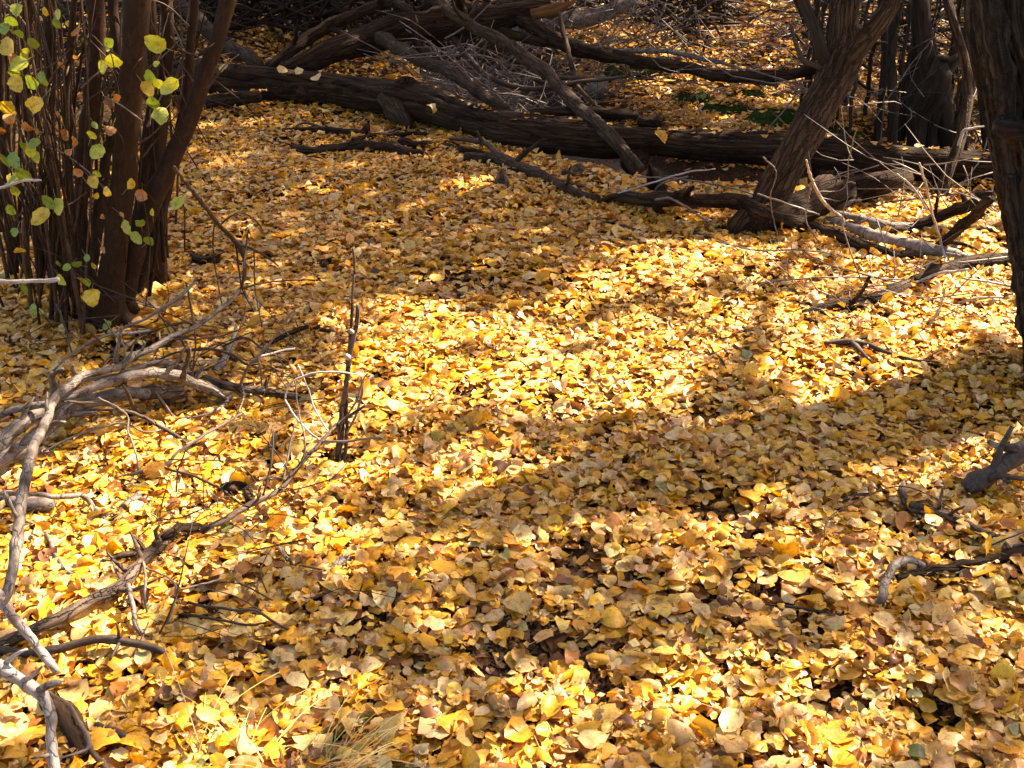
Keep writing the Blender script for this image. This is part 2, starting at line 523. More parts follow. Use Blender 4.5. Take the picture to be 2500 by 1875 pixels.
# ------------------------------------------------------------------ the ground, the creek
xs = np.unique(np.concatenate([np.linspace(-60, -9, 18), np.linspace(-9, -4, 30), np.linspace(-4, 4, 150), np.linspace(4, 9, 30), np.linspace(9, 60, 18)]))
ys = np.unique(np.concatenate([np.linspace(-20, 0.5, 12), np.linspace(0.5, 9, 190), np.linspace(9, 14, 40), np.linspace(14, 90, 22)]))
X, Y = np.meshgrid(xs, ys)
Z = terr(X, Y)
V = np.stack([X, Y, Z], -1).reshape(-1, 3)
nx, ny = len(xs), len(ys)
i, j = np.meshgrid(np.arange(ny - 1), np.arange(nx - 1), indexing='ij')
Fq = np.stack([i * nx + j, i * nx + j + 1, (i + 1) * nx + j + 1, (i + 1) * nx + j], -1).reshape(-1, 4)
me = bpy.data.meshes.new('ground')
me.from_pydata(V.tolist(), [], Fq.tolist())
me.polygons.foreach_set('use_smooth', np.ones(len(me.polygons), bool))
me.materials.append(M['soil'])
g = bpy.data.objects.new('ground', me); COL.objects.link(g)
tag(g, 'dark soil of the woodland floor under the fallen leaves', 'ground', kind='structure')

wv, wf = [], []
cpts, _ = catmull([(a, b, 0) for a, b in CREEK], [1] * len(CREEK), .15)
tg = np.gradient(cpts, axis=0); tg /= np.linalg.norm(tg, axis=1)[:, None]
for k, (c, t) in enumerate(zip(cpts, tg)):
    far = max(0, c[1] - 7.4)
    lvl = -0.235 + 0.09 * far * (1 - math.exp(-far / 1.2))
    for q in (-.62, -.3, 0, .3, .62):
        wv.append((c[0] - t[1] * q, c[1] + t[0] * q, lvl))
    if k:
        for q in range(4):
            a = (k - 1) * 5 + q
            wf.append((a, a + 1, a + 6, a + 5))
me = bpy.data.meshes.new('creek_water'); me.from_pydata(wv, [], wf); me.materials.append(M['water'])
me.polygons.foreach_set('use_smooth', np.ones(len(me.polygons), bool))
g = bpy.data.objects.new('creek_water', me); COL.objects.link(g)
tag(g, 'small brown creek glinting under the fallen log', 'water', kind='structure')

#@@PART2
# ------------------------------------------------------------------ logs, branches and sticks
SEED = [1]
GROUND_STICKS = []


def make_tube(pts, kw):
    mb = MB()
    SEED[0] += 1
    q = [pt(p) for p in pts]
    sides = kw.get('sides', 10 if max(p[2] for p in pts) > 9 else (7 if max(p[2] for p in pts) > 4 else 5))
    k2 = {k: v for k, v in kw.items() if k != 'sides'}
    mx_ = max(p[2] for p in pts)
    if kw.get('gn', 1) and 'groove' not in kw:
        k2.setdefault('gnarl', .22 if mx_ < 8 else (.16 if mx_ < 25 else .08))
        k2.setdefault('nodes', 9 if mx_ < 25 else 4)
    k2.pop('gn', None)
    mb.tube([a for a, r in q], [r for a, r in q], sides=sides, seed=SEED[0], **k2)
    return mb


def branch(name, label, cat, mat, pts, kids=(), group=None, **kw):
    stubs = kw.pop('stubs', 0)
    o = make_tube(pts, kw).build(name, M[mat])
    tag(o, label, cat, group)
    if stubs:
        q = [pt(a) for a in pts]
        C_, R_ = catmull([a for a, r in q], [r for a, r in q], .03)
        sr = random.Random(len(label) * 7 + len(pts))
        for _ in range(stubs):
            k = int(sr.uniform(.12, .9) * (len(C_) - 2)); tn = C_[k + 1] - C_[k]; tn /= np.linalg.norm(tn) + 1e-9
            d = np.array([sr.uniform(-1, 1), sr.uniform(-1, .4), sr.uniform(-.1, 1)]); d -= tn * (d @ tn); d /= np.linalg.norm(d) + 1e-9
            d = d + tn * sr.uniform(-.2, .9); r_ = float(R_[k]); l_ = r_ * sr.uniform(2.2, 6.5)
            mb = MB(); SEED[0] += 1
            mb.tube([C_[k] + d * r_ * .4, C_[k] + d * (r_ + l_ * .5), C_[k] + d * (r_ + l_) + np.array([0, 0, sr.uniform(-.3, .3) * l_])], [r_ * .5, r_ * .36, r_ * sr.uniform(.12, .3)], sides=7, seed=SEED[0], rough=.12, rag=r_ * .6, gnarl=.3)
            mb.build('broken_stub', M[mat], o)
    for kd in kids:
        nm, mt, kp = kd[:3]
        c = make_tube(kp, kd[3] if len(kd) > 3 else {}).build(nm, M[mt], o)
        for (nm2, mt2, kp2) in (kd[4] if len(kd) > 4 else []):
            make_tube(kp2, {}).build(nm2, M[mt2], c)
    return o


Y = 'y'
# --- the great fallen log across the back
branch('fallen_log', 'long dark fallen log with a split side lying across the whole back', 'log', 'log',
       [(330, 188, 44, Y, 7.75), (470, 198, 46, Y, 7.65), (640, 210, 44, Y, 7.6), (811, 219, 38, Y, 7.45), (938, 236, 42, Y, 7.2), (1050, 258, 44, Y, 6.9),
        (1190, 304, 40, Y, 6.5), (1285, 322, 44, Y, 6.25), (1475, 342, 44, Y, 6.1), (1600, 346, 33, Y, 6.08), (1800, 360, 40, Y, 5.95), (2007, 370, 40, Y, 5.83),
        (2210, 398, 42, Y, 5.6), (2450, 412, 40, Y, 5.5), (2700, 430, 34, Y, 5.4)],
       kids=[('broken_stub', 'log_grey', [(948, 235, 26, Y, 7.1), (972, 270, 22, Y, 6.98), (1000, 314, 13, Y, 6.86)], dict(rough=.12, sides=14)),
             ('knot', 'log', [(992, 222, 22, Y, 7.12), (997, 213, 19, Y, 7.0)], dict(sides=12, caps=(.2, -.8))),
             ('knot', 'log', [(684, 224, 13, Y, 7.52), (687, 228, 8, Y, 7.46)], dict(sides=10)),
             ('knot', 'log', [(752, 232, 16, Y, 7.45), (754, 236, 9, Y, 7.40)], dict(sides=10)),
             ('loose_slab', 'log', [(1120, 282, 9, Y, 6.75), (1240, 284, 10, Y, 6.55), (1380, 272, 11, Y, 6.4), (1480, 276, 12, Y, 6.35), (1556, 281, 12, Y, 6.35)], dict(rough=.15)),
             ('slab_end', 'log', [(1560, 296, 12, Y, 6.5), (1615, 300, 10, Y, 6.5)], {}),
             ('root_bulge', 'log', [(1560, 372, 26, Y, 6.12), (1545, 396, 24, Y, 6.02), (1530, 408, 16, Y, 5.98)], dict(rough=.15))],
       sides=56, step=.035, rough=.045, ridges=(.022, 9, 19), groove=[(1.15, .10, .42, .10, .52), (.35, .07, .2, .2, .75), (1.9, .06, .15, .5, .95)], caps=(.3, .3))
branch('fallen_log', 'short dark log tucked under the left end of the long fallen log', 'log', 'log',
       [(430, 250, 14, Y, 7.45), (530, 246, 16, Y, 7.3), (634, 236, 15, Y, 7.28)], sides=14, ridges=(.03, 4, 9))
branch('fallen_log', 'thick limb with torn orange tip rising from the long log to upper right', 'log', 'log',
       [(690, 172, 20, Y, 7.75), (740, 156, 25, Y, 7.8), (800, 130, 30, Y, 7.9), (900, 95, 34, Y, 8.0), (1000, 66, 36, Y, 8.05), (1100, 56, 34, Y, 8.05), (1200, 44, 31, Y, 8.0), (1290, 28, 26, Y, 7.95), (1345, 18, 18, Y, 7.95)],
       kids=[('broken_end', 'raw', [(1300, 33, 16, Y, 7.9), (1350, 22, 13, Y, 7.88), (1402, 4, 4, Y, 7.86)], dict(sides=10, rough=.2, rag=.02)),
             ('limb', 'log_grey', [(930, 92, 18, Y, 7.9), (975, 116, 16, Y, 7.6), (1033, 150, 15, Y, 7.35), (1095, 176, 15, Y, 7.1), (1158, 216, 14, Y, 6.85), (1237, 270, 12, Y, 6.62)], dict(sides=12, rough=.08)),
             ('limb', 'log', [(1270, 44, 20, Y, 7.95), (1310, 66, 18, Y, 7.8), (1348, 92, 18, Y, 7.65), (1411, 120, 19, Y, 7.5), (1475, 136, 16, Y, 7.4), (1570, 150, 15, Y, 7.3), (1640, 156, 14, Y, 7.2), (1690, 168, 14, Y, 7.15), (1742, 184, 14, Y, 7.1), (1844, 191, 14, Y, 7.0), (1925, 180, 13, Y, 6.9), (2011, 162, 12, Y, 6.85)], dict(sides=12, rough=.1),
              [('twig', 'grey', [(1475, 128, 6, Y, 7.45), (1585, 123, 6, Y, 7.4), (1700, 139, 6, Y, 7.3), (1803, 168, 4, Y, 7.2), (1860, 215, 3, Y, 7.2)]),
               ('twig', 'twig_dark', [(1740, 187, 7, Y, 7.1), (1885, 205, 5, Y, 6.95), (1893, 216, 4, Y, 6.93)])]),
             ('twig', 'log', [(1206, 72, 11, Y, 8.0), (1285, 92, 11, Y, 7.8), (1390, 116, 10, Y, 7.55)]),
             ('twig', 'twig_dark', [(1108, 95, 8, Y, 8.0), (1158, 158, 7, Y, 7.6), (1215, 199, 7, Y, 7.3), (1269, 214, 7, Y, 7.2), (1332, 214, 6, Y, 7.1), (1420, 200, 5, Y, 7.1), (1530, 186, 4, Y, 7.1)])],
       sides=36, step=.04, rough=.05, ridges=(.02, 7, 15), groove=[(-.5, .08, .25, .25, .75)], stubs=3)
branch('fallen_branch', 'dark bent pole beside the thick limb, its tip curving down again', 'branch', 'log',
       [(655, 168, 13, Y, 7.9), (720, 116, 14, Y, 8.0), (780, 74, 15, Y, 8.1), (875, 34, 14, Y, 8.15), (945, 6, 12, Y, 8.1), (985, 14, 10, Y, 7.9), (1008, 40, 9, Y, 7.8), (1024, 80, 8, Y, 7.75), (1022, 118, 7, Y, 7.7), (1040, 140, 6, Y, 7.7)], sides=12, rough=.07, stubs=3)
branch('fallen_branch', 'tall mottled pole slanting down over the long log to the leaves', 'branch', 'log_grey',
       [(1010, -30, 13, Y, 7.9), (1063, 0, 14, Y, 7.75), (1152, 63, 14, Y, 7.35), (1247, 114, 14, Y, 7.05), (1300, 152, 17, Y, 6.85), (1348, 190, 15, Y, 6.65), (1395, 244, 16, Y, 6.4), (1459, 300, 16, Y, 6.08), (1506, 354, 16, Y, 5.93), (1560, 418, 18, Y, 5.78)],
       kids=[('twig', 'twig_dark', [(1345, 192, 6, Y, 6.65), (1395, 190, 5, Y, 6.6), (1434, 186, 3, Y, 6.6)])], sides=18, rough=.06, ridges=(.015, 5, 9), stubs=3)
branch('fallen_branch', 'grey pole behind the left shrub slanting down to the long log', 'branch', 'log_grey',
       [(440, 10, 17, Y, 8.7), (479, 47, 17, Y, 8.5), (552, 108, 17, Y, 8.15), (632, 160, 16, Y, 7.8)], sides=14)
branch('fallen_branch', 'pale smooth log far behind the torn limb at the top', 'log', 'grey',
       [(1180, 95, 16, Y, 8.9), (1332, 56, 19, Y, 9.0), (1440, 40, 20, Y, 9.1), (1560, 4, 18, Y, 9.2)], sides=14)
branch('fallen_branch', 'thin grey upright pole standing in the brush behind the slanting pole', 'branch', 'log_grey',
       [(1366, 30, 5, Y, 7.5), (1378, 90, 6, Y, 7.4), (1394, 150, 6, Y, 7.2), (1408, 205, 6, Y, 7.1), (1436, 240, 5, Y, 6.9), (1470, 268, 4, Y, 6.7)], sides=8)
# --- sticks half buried in front of the log
branch('stick', 'short grey stick with an upright nub just in front of the long log', 'stick', 'log', [(690, 318, 6), (780, 317, 8), (890, 325, 8)],
       kids=[('nub', 'log', [(888, 324, 7), (899, 303, 5, .08)]), ('twig', 'twig_dark', [(700, 330, 3), (740, 300, 3, .06), (790, 312, 3, .05)])])
branch('stick', 'thick dark rotten stick lying left to right amid shaded leaves', 'stick', 'log', [(716, 361, 9), (770, 368, 11), (860, 362, 14), (938, 358, 15), (1000, 370, 11), (1062, 384, 5)], rough=.14, sides=14)
branch('stick', 'thin dark forked stick above the thick rotten stick', 'stick', 'log', [(859, 343, 7), (938, 330, 6), (980, 327, 5), (1042, 327, 4)], kids=[('twig', 'twig_dark', [(925, 332, 4), (975, 312, 3, .05)])])
branch('stick', 'dark stick ending under the thin curved branch left of the slanting pole', 'stick', 'log', [(975, 350, 12), (1020, 352, 8), (1095, 359, 9), (1177, 375, 8)], rough=.15)
branch('fallen_branch', 'smooth brown half buried branch pointing down right to the hooked log', 'branch', 'log_grey', [(1138, 386, 14), (1206, 393, 16), (1269, 408, 15), (1312, 425, 11), (1348, 444, 11), (1402, 468, 10), (1462, 485, 8)], sides=14, stubs=2)
branch('fallen_branch', 'thin dark curved branch crossing the half buried brown branch', 'branch', 'twig_dark', [(1098, 339, 4, .06), (1174, 346, 6, .07), (1222, 377, 6, .06), (1316, 418, 6, .05), (1380, 446, 5), (1434, 460, 3)],
       kids=[('twig', 'twig_dark', [(1176, 347, 5, .07), (1165, 320, 3, .14)])])
branch('bark_lump', 'brown lump of rotten bark near the foot of the slanting pole', 'bark', 'brown', [(1373, 424, 9), (1405, 422, 11), (1446, 420, 7)], rough=.25, sides=12)
branch('stump', 'small splintered stump standing among the shaded leaves', 'stump', 'brown', [(1222, 462, 15, .0), (1224, 440, 12, .05), (1226, 418, 6, .10)], rough=.25, rag=.04, sides=12)
branch('stump', 'dark pointed stump just right of the slanting pole foot', 'stump', 'log', [(1606, 474, 22, 0), (1596, 445, 16, .06), (1585, 400, 5, .2)], rough=.2, sides=12)
branch('stick', 'short dark curved chunk of wood right of the left shrub', 'stick', 'log', [(468, 625, 7), (495, 638, 12), (520, 632, 11), (541, 618, 10)], sides=12)
branch('stick', 'small dark stub standing in leaves left of the upright stem tips', 'stick', 'log', [(790, 650, 6), (800, 640, 7, .03), (806, 632, 5, .05)])
branch('stick', 'black stick pointing up right beside a pale twig at left centre', 'stick', 'log', [(655, 836, 5), (700, 818, 6, .04), (752, 796, 5, .06)])
branch('stick', 'small dark stick on the sunlit edge left of the upright stems', 'stick', 'log', [(765, 801, 4), (790, 806, 5), (815, 810, 4)])

# --- tangle at the right: hooked log, birch log and the dead wood round them
branch('fallen_log', 'dark wavy hooked log lying at the foot of the leaning tree', 'log', 'log',
       [(1457, 492, 4), (1511, 485, 13), (1606, 484, 18, .11), (1717, 492, 16, .12), (1811, 498, 18, .12), (1875, 522, 18, .11), (1970, 552, 17), (2060, 584, 17), (2130, 610, 16), (2200, 628, 12)],
       kids=[('broken_stub', 'log', [(1606, 494, 10, .1), (1610, 522, 8, .02)], {}), ('twig', 'twig', [(1600, 488, 3, .14), (1640, 486, 3, .17), (1700, 522, 3, .1), (1745, 555, 2, .06)], {})],
       sides=24, rough=.07, ridges=(.02, 5, 11), stubs=4)
branch('fallen_log', 'thick black log resting on the leaning tree base, pointing away right', 'log', 'log',
       [(1850, 545, 40), (1905, 526, 44), (1985, 498, 42), (2080, 468, 36), (2150, 448, 30, .12), (2215, 430, 22, .14)], sides=32, rough=.06, ridges=(.03, 7, 15))
branch('birch_log', 'pale birch log with dark bands lying beneath the right tangle', 'log', 'birch',
       [(2020, 538, 12), (2075, 556, 14), (2129, 574, 15), (2210, 596, 15), (2292, 616, 15), (2380, 634, 13), (2440, 640, 12)], sides=24, rough=.03,
       kids=[('broken_stub', 'birch', [(2320, 612, 7), (2336, 596, 4, .08)], {})])
branch('fallen_branch', 'weathered grey pole lying just behind the birch log', 'branch', 'grey', [(2040, 524, 11), (2141, 549, 13), (2251, 554, 11), (2310, 557, 8)], sides=12)
branch('fallen_branch', 'thin grey stick lying behind the grey pole, ending at the big trunk', 'branch', 'log_grey', [(2160, 563, 8), (2300, 560, 8), (2440, 566, 8)])
branch('fallen_branch', 'black branch rising right from the grey pole to the big trunk', 'branch', 'log', [(2235, 548, 9, .06), (2300, 525, 13, .1), (2360, 503, 14, .16), (2425, 474, 15, .22)], stubs=2)
branch('fallen_branch', 'black branch standing up from the birch log towards the big trunk', 'branch', 'log', [(2292, 602, 12, .05), (2335, 565, 13, .15), (2373, 525, 12, .25), (2420, 488, 11, .35)], stubs=3)
branch('fallen_log', 'dark tapered log piece lying in the sunlit leaves left of the big trunk', 'log', 'log',
       [(1960, 762, 5), (2010, 752, 10), (2082, 740, 14), (2165, 717, 16), (2212, 698, 15)], sides=18, ridges=(.03, 5, 9), stubs=2)
branch('fallen_log', 'dark shaded log in the twigs below the birch log', 'log', 'log', [(2230, 684, 12), (2290, 662, 16), (2345, 646, 18), (2440, 640, 20), (2540, 640, 18)], sides=16)
branch('fallen_log', 'bark covered dark log end under the hooked log at right', 'log', 'log', [(2100, 606, 12), (2170, 622, 14), (2250, 628, 12)], sides=12, rough=.15)
branch('fallen_branch', 'bleached pale twig arching up in front of the black log', 'branch', 'twig_pale', [(1968, 391, 2.4, .62), (1982, 439, 3.6, .46), (2007, 488, 4.2, .3), (2031, 513, 4.2, .22), (2054, 530, 4, .15), (2060, 548, 3, .1)],
       kids=[('twig', 'twig', [(1982, 440, 3, .46), (1972, 495, 2, .27), (1968, 540, 2, .18), (2000, 592, 2, .05)], {})])
branch('fallen_branch', 'dark splintered twig bundle in the brightest leaves at right', 'branch', 'twig_dark', [(2010, 838, 5), (2060, 833, 8), (2110, 840, 7), (2160, 858, 5), (2230, 878, 4), (2295, 884, 2)],
       kids=[('twig', 'twig_dark', [(2080, 836, 7), (2105, 862, 6), (2125, 880, 3)], {}), ('twig', 'twig_dark', [(2060, 836, 6), (2110, 826, 5, .03), (2150, 832, 3, .02)], {}), ('twig', 'twig_dark', [(2255, 878, 2), (2300, 852, 2, .05)], {})])
TW = [([(1780, 690, 3), (1840, 700, 3, .03), (1890, 686, 3, .05), (2060, 675, 3, .05), (2200, 684, 3, .04)], 'twig', 'long thin twig lying on the leaves under the birch log tangle'),
      ([(1750, 590, 3, .03), (1850, 612, 3, .05), (1950, 610, 3, .07), (2040, 620, 3, .05), (2130, 655, 2, .03)], 'twig', 'thin grey twig arching below the hooked log'),
      ([(1960, 612, 3, .06), (2020, 645, 3, .05), (2120, 672, 3, .05), (2200, 690, 3, .05)], 'twig', 'thin twig crossing the arched twig below the hooked log'),
      ([(1660, 560, 2, .02), (1760, 585, 2, .04), (1850, 640, 2, .03), (1920, 655, 2, .02)], 'twig', 'fine twig slanting through leaves left of the twig tangle'),
      ([(2170, 748, 4), (2230, 780, 6, .03), (2275, 800, 4, .02)], 'twig_pale', 'bleached forked twig below the dark tapered log piece'),
      ([(2325, 790, 3, .02), (2400, 800, 4, .03), (2470, 822, 3, .03)], 'twig_pale', 'pale thin twig pointing to the big trunk foot'),
      ([(2230, 690, 4, .04), (2290, 668, 5, .07), (2365, 656, 4, .1)], 'twig_pale', 'pale curved twig lying on the shaded log below the birch'),
      ([(2350, 680, 4, .08), (2420, 690, 4, .07), (2500, 705, 4, .05)], 'twig_pale', 'white twig running right behind the big trunk'),
      ([(2340, 740, 4, .03), (2390, 728, 4, .05), (2450, 726, 3, .06)], 'twig_pale', 'white twig end left of the big trunk bark'),
      ([(2268, 795, 3, .03), (2285, 770, 5, .06), (2300, 740, 3, .12), (2310, 700, 2, .2)], 'twig_pale', 'upright pale forked twig amid shaded leaves near the big trunk'),
      ([(2245, 400, 4, .5), (2262, 460, 4, .38), (2278, 530, 4, .25), (2300, 600, 4, .1), (2315, 660, 3, .03)], 'twig_pale', 'long hanging white twig left of the big trunk'),
      ([(2190, 425, 3, .4), (2230, 462, 4, .32), (2262, 510, 3, .2)], 'twig_pale', 'short bright twig above the grey pole'),
      ([(1985, 470, 2, .3), (2060, 460, 2, .32), (2072, 390, 2, .5), (2090, 320, 2, .7)], 'twig', 'thin twig rising past the black log to the clump of trees'),
      ([(2160, 495, 3, .2), (2270, 482, 3, .25), (2370, 470, 3, .3), (2450, 468, 3, .3)], 'brown', 'thin brown twig stretching right over the sunlit gap'),
      ([(1865, 385, 3, .5), (1895, 420, 2, .38), (1880, 480, 2, .25), (1890, 540, 2, .1), (1900, 580, 2, .04)], 'twig', 'crooked thin twig in front of the leaning trunk foot'),
      ([(1850, 475, 3, .22), (1930, 500, 3, .22), (2000, 524, 3, .16)], 'twig', 'grey twig crossing the foot of the leaning trunk'),
      ([(1500, 476, 3, .06), (1610, 440, 3, .16), (1680, 420, 3, .2), (1745, 412, 2, .22)], 'twig_pale', 'pale twig spray in front of the creek'),
      ([(1560, 432, 3, .1), (1640, 436, 3, .14), (1760, 452, 3, .12), (1850, 478, 2, .12)], 'twig', 'grey twig lying along the creek edge'),
      ([(1590, 480, 3, .05), (1612, 450, 3, .12), (1680, 430, 3, .16)], 'twig', 'small curled twig beside the dark pointed stump'),
      ([(1690, 645, 4), (1780, 655, 5), (1850, 650, 5), (1950, 640, 5), (2010, 640, 4)], 'twig_dark', 'dark thin stick half buried under the grey twigs'),
      ([(1880, 672, 5), (1890, 700, 4), (1905, 730, 3)], 'twig_dark', 'short dark twig pointing at the viewer under the twig tangle'),
      ([(1640, 668, 4), (1655, 655, 6, .02), (1665, 640, 3, .05)], 'twig_dark', 'little dark stub left of the twig tangle'),
      ([(1500, 548, 5), (1530, 555, 6), (1565, 566, 5)], 'twig_dark', 'short dark stick in shade below the hooked log'),
      ([(1700, 898, 4), (1722, 880, 5), (1748, 864, 3)], 'twig_dark', 'short dark stick in the bright leaves at right centre'),
      ([(1750, 862, 3), (1768, 886, 4), (1775, 905, 2)], 'twig_dark', 'second short dark stick beside the first in bright leaves'),
      ([(2030, 1158, 3, .02), (2100, 1155, 5, .03), (2182, 1148, 4, .035)], 'twig', 'flat grey sliver of wood in half shade at right'),
      ([(1905, 1090, 2), (1990, 1140, 2, .03), (2030, 1170, 2, .03), (2060, 1230, 2, .02)], 'twig_dark', 'wiry dark twig left of the grey wood sliver'),
      ([(2010, 1320, 2), (2020, 1270, 2, .05), (2060, 1240, 2, .06), (2180, 1190, 2, .08), (2260, 1206, 2, .07), (2340, 1250, 2, .04)], 'twig_dark', 'wiry dark twig arching over leaves at lower right'),
      ([(2245, 1050, 2), (2310, 1085, 2, .03), (2390, 1118, 2, .03)], 'twig_dark', 'wiry dark twig left of the birch stub'),
      ([(2052, 1222, 5), (2085, 1212, 7), (2124, 1206, 5)], 'twig_dark', 'dark half buried stick below the wood sliver'),
      ([(2370, 1345, 3, .02), (2420, 1330, 3, .05), (2500, 1300, 3, .06)], 'twig_dark', 'dark twig at the right edge above the bark log'),
      ([(1860, 1472, 3), (1950, 1482, 4), (2010, 1492, 5)], 'twig_dark', 'dark crooked twig in a bare patch at lower right'),
      ([(2180, 1770, 3), (2215, 1790, 4), (2250, 1822, 4)], 'twig_dark', 'short dark twig beside the dark hollow'),
      ([(1195, 1390, 2), (1250, 1440, 3, .02), (1310, 1472, 4, .02), (1345, 1460, 2, .02)], 'twig_dark', 'thin dark twig at bottom centre'),
      ([(1395, 1580, 3, .01), (1440, 1545, 4, .03), (1470, 1512, 3, .04)], 'twig_dark', 'small dark straight twig poking out at bottom centre'),
      ]
for pts_, mt, lb in TW:
    branch('twig', lb, 'twig', mt, [(q[0], q[1], q[2] * .75) + tuple(q[3:]) for q in pts_], rough=.05, wob=.0015)
# --- lower right corner
branch('fallen_branch', 'banded dark grey branch stub entering at the right edge', 'branch', 'darkband', [(2362, 1192, 15), (2385, 1180, 19, .05), (2420, 1156, 20, .07), (2480, 1116, 20, .1), (2560, 1070, 20, .14)], sides=18, rough=.1, rag=.02, stubs=3, ridges=(.025, 4, 9),
       kids=[('twig', 'grey', [(2490, 1092, 10, .14), (2450, 1092, 9, .13), (2415, 1080, 6, .12)], {}), ('twig', 'twig_dark', [(2480, 1110, 4, .1), (2430, 1130, 3, .08), (2395, 1116, 2, .06)], {})])
branch('fallen_branch', 'dark curved branch at lower right running to the picture edge', 'branch', 'brown', [(2202, 1172, 5), (2206, 1208, 10), (2232, 1240, 13), (2291, 1248, 11), (2341, 1270, 12), (2388, 1298, 12), (2435, 1322, 14), (2480, 1360, 12), (2530, 1400, 10)], sides=14, stubs=4)
branch('fallen_branch', 'grey hooked root like stick at lower right', 'branch', 'grey', [(2256, 1384, 9), (2225, 1372, 10, .04), (2194, 1376, 11, .05), (2175, 1397, 11, .05), (2160, 1426, 11, .04), (2148, 1474, 10)], sides=14)
branch('fallen_log', 'low dark bark covered log at the right edge behind the hooked stick', 'log', 'log', [(2190, 1410, 8), (2290, 1392, 12), (2400, 1372, 14), (2540, 1340, 20)], sides=14, rough=.12)

# --- the pile of branches at the left
branch('fallen_branch', 'long grey branch sweeping from the near left up over the pile', 'branch', 'grey',
       [(8, 1470, 11.4, .12), (22, 1440, 12.3, .15), (38, 1340, 13.2, .2), (51, 1240, 13.2, .24), (63, 1164, 13.2, .26), (79, 1101, 12.3, .27), (101, 1053, 11.4, .27), (133, 977, 10.6, .26), (177, 936, 9.7, .25), (200, 915, 9.7, .24), (253, 907, 8.8, .22), (294, 894, 9.7, .2), (323, 868, 8.8, .2), (373, 850, 7.9, .2), (427, 820, 7.0, .2), (475, 799, 6.2, .2), (520, 768, 5.3, .2), (570, 728, 4.4, .2), (590, 700, 3.5, .22)],
       sides=14, rough=.05,
       kids=[('twig', 'grey', [(190, 918, 6.2, .24), (176, 900, 5.3, .28), (180, 893, 2.6, .3)], {}),
             ('twig', 'grey', [(288, 898, 6.2, .2), (282, 868, 5.3, .24), (292, 835, 4.4, .28), (297, 800, 3.5, .33)], {}),
             ('twig', 'twig', [(300, 893, 3.5, .2), (305, 850, 2.6, .25), (270, 805, 2.6, .3), (255, 780, 1.8, .35)], {}),
             ('twig', 'twig_dark', [(590, 702, 3.5, .22), (595, 660, 2.6, .28), (600, 600, 2.6, .34), (608, 560, 1.8, .4)], {}),
             ('twig', 'twig_dark', [(588, 704, 2.6, .22), (650, 690, 1.8, .22), (720, 684, 1.8, .2), (780, 684, 1.8, .18)], {}),
             ('twig', 'twig_dark', [(430, 819, 2.6, .2), (470, 828, 2.6, .2), (540, 820, 1.8, .18), (580, 806, 1.8, .18)], {})], stubs=6)
branch('fallen_branch', 'pale grey branch arched over the pile with a dark broken nub', 'branch', 'grey',
       [(-20, 1022, 7.9, .15), (47, 999, 8.8, .17), (111, 986, 8.8, .18), (171, 965, 9.7, .19), (253, 939, 11.4, .2), (316, 920, 11.4, .2), (380, 909, 12.3, .19), (427, 915, 12.3, .17), (475, 936, 12.3, .12), (522, 955, 11.4, .07), (562, 972, 9.7, .03)], sides=14,
       kids=[('broken_stub', 'brown', [(447, 925, 7.0, .16), (456, 885, 5.3, .22), (464, 850, 3.5, .27)], {}),
             ('twig', 'grey', [(560, 966, 4.4, .04), (545, 990, 4.4, .05), (505, 1012, 3.5, .05), (440, 1022, 2.6, .04)], {})], stubs=4)
branch('fallen_branch', 'thick grey branch at the left edge, upper of two running up right', 'branch', 'grey', [(-40, 1120, 15.8, .1), (0, 1086, 16.7, .12), (47, 1042, 16.7, .14), (95, 1006, 15.0, .14), (158, 978, 12.3, .12), (230, 960, 10.6, .1)], sides=16, stubs=3)
branch('fallen_branch', 'thick grey branch at the left edge, lower of two, ending red brown and torn', 'branch', 'grey', [(-40, 1152, 17.6, .08), (0, 1122, 18.5, .09), (63, 1084, 17.6, .1), (127, 1034, 17.6, .1), (177, 1000, 17.6, .1), (253, 972, 16.7, .1), (316, 958, 15.8, .1), (364, 962, 14.1, .09)], sides=16,
       kids=[('broken_end', 'brown', [(352, 962, 14.1, .09), (400, 956, 15.0, .08), (442, 954, 12.3, .08)], dict(rough=.18, rag=.02, sides=14)), ('splinter', 'brown', [(395, 962, 12.3, .06), (415, 985, 10.6, .03), (425, 1004, 7.0, .0)], {})], stubs=4)
branch('fallen_branch', 'grey pole lying behind the arched pale branch', 'branch', 'grey', [(200, 930, 4.4, .17), (290, 915, 5.3, .17), (300, 912, 5.3, .17), (380, 886, 7.0, .17), (430, 895, 7.9, .14), (470, 915, 7.0, .1)], stubs=2)
branch('fallen_branch', 'dark brown stick running right from the pile to the open leaves', 'branch', 'brown', [(500, 920, 7.0, .08), (545, 938, 9.7, .07), (601, 950, 10.6), (700, 965, 8.8), (768, 972, 4.4)], sides=12, rough=.1,
       kids=[('twig', 'twig', [(588, 935, 3.5, .07), (600, 905, 3.5, .12), (630, 870, 3.5, .18), (660, 835, 2.6, .24), (700, 780, 2.6, .32), (725, 748, 1.8, .36)], {}),
             ('twig', 'twig_pale', [(632, 872, 3.5, .18), (680, 858, 2.6, .18), (720, 850, 1.8, .17)], {}),
             ('twig', 'twig', [(630, 872, 2.6, .18), (636, 905, 2.6, .12), (640, 945, 1.8, .04)], {}),
             ('twig', 'twig', [(590, 937, 2.6, .07), (595, 970, 2.6, .06), (580, 1010, 1.8, .04)], {})], stubs=3)
branch('fallen_branch', 'thin grey straight stick under the pile of branches', 'branch', 'twig', [(205, 1000, 3.5, .05), (260, 1001, 3.5, .05), (330, 1004, 3.5, .04), (400, 1012, 2.6, .03)])
branch('fallen_log', 'short grey log lying low behind the sweeping branch', 'log', 'grey', [(-30, 1210, 17.6), (20, 1220, 17.6), (70, 1228, 17.6), (130, 1230, 15.8)], sides=18)
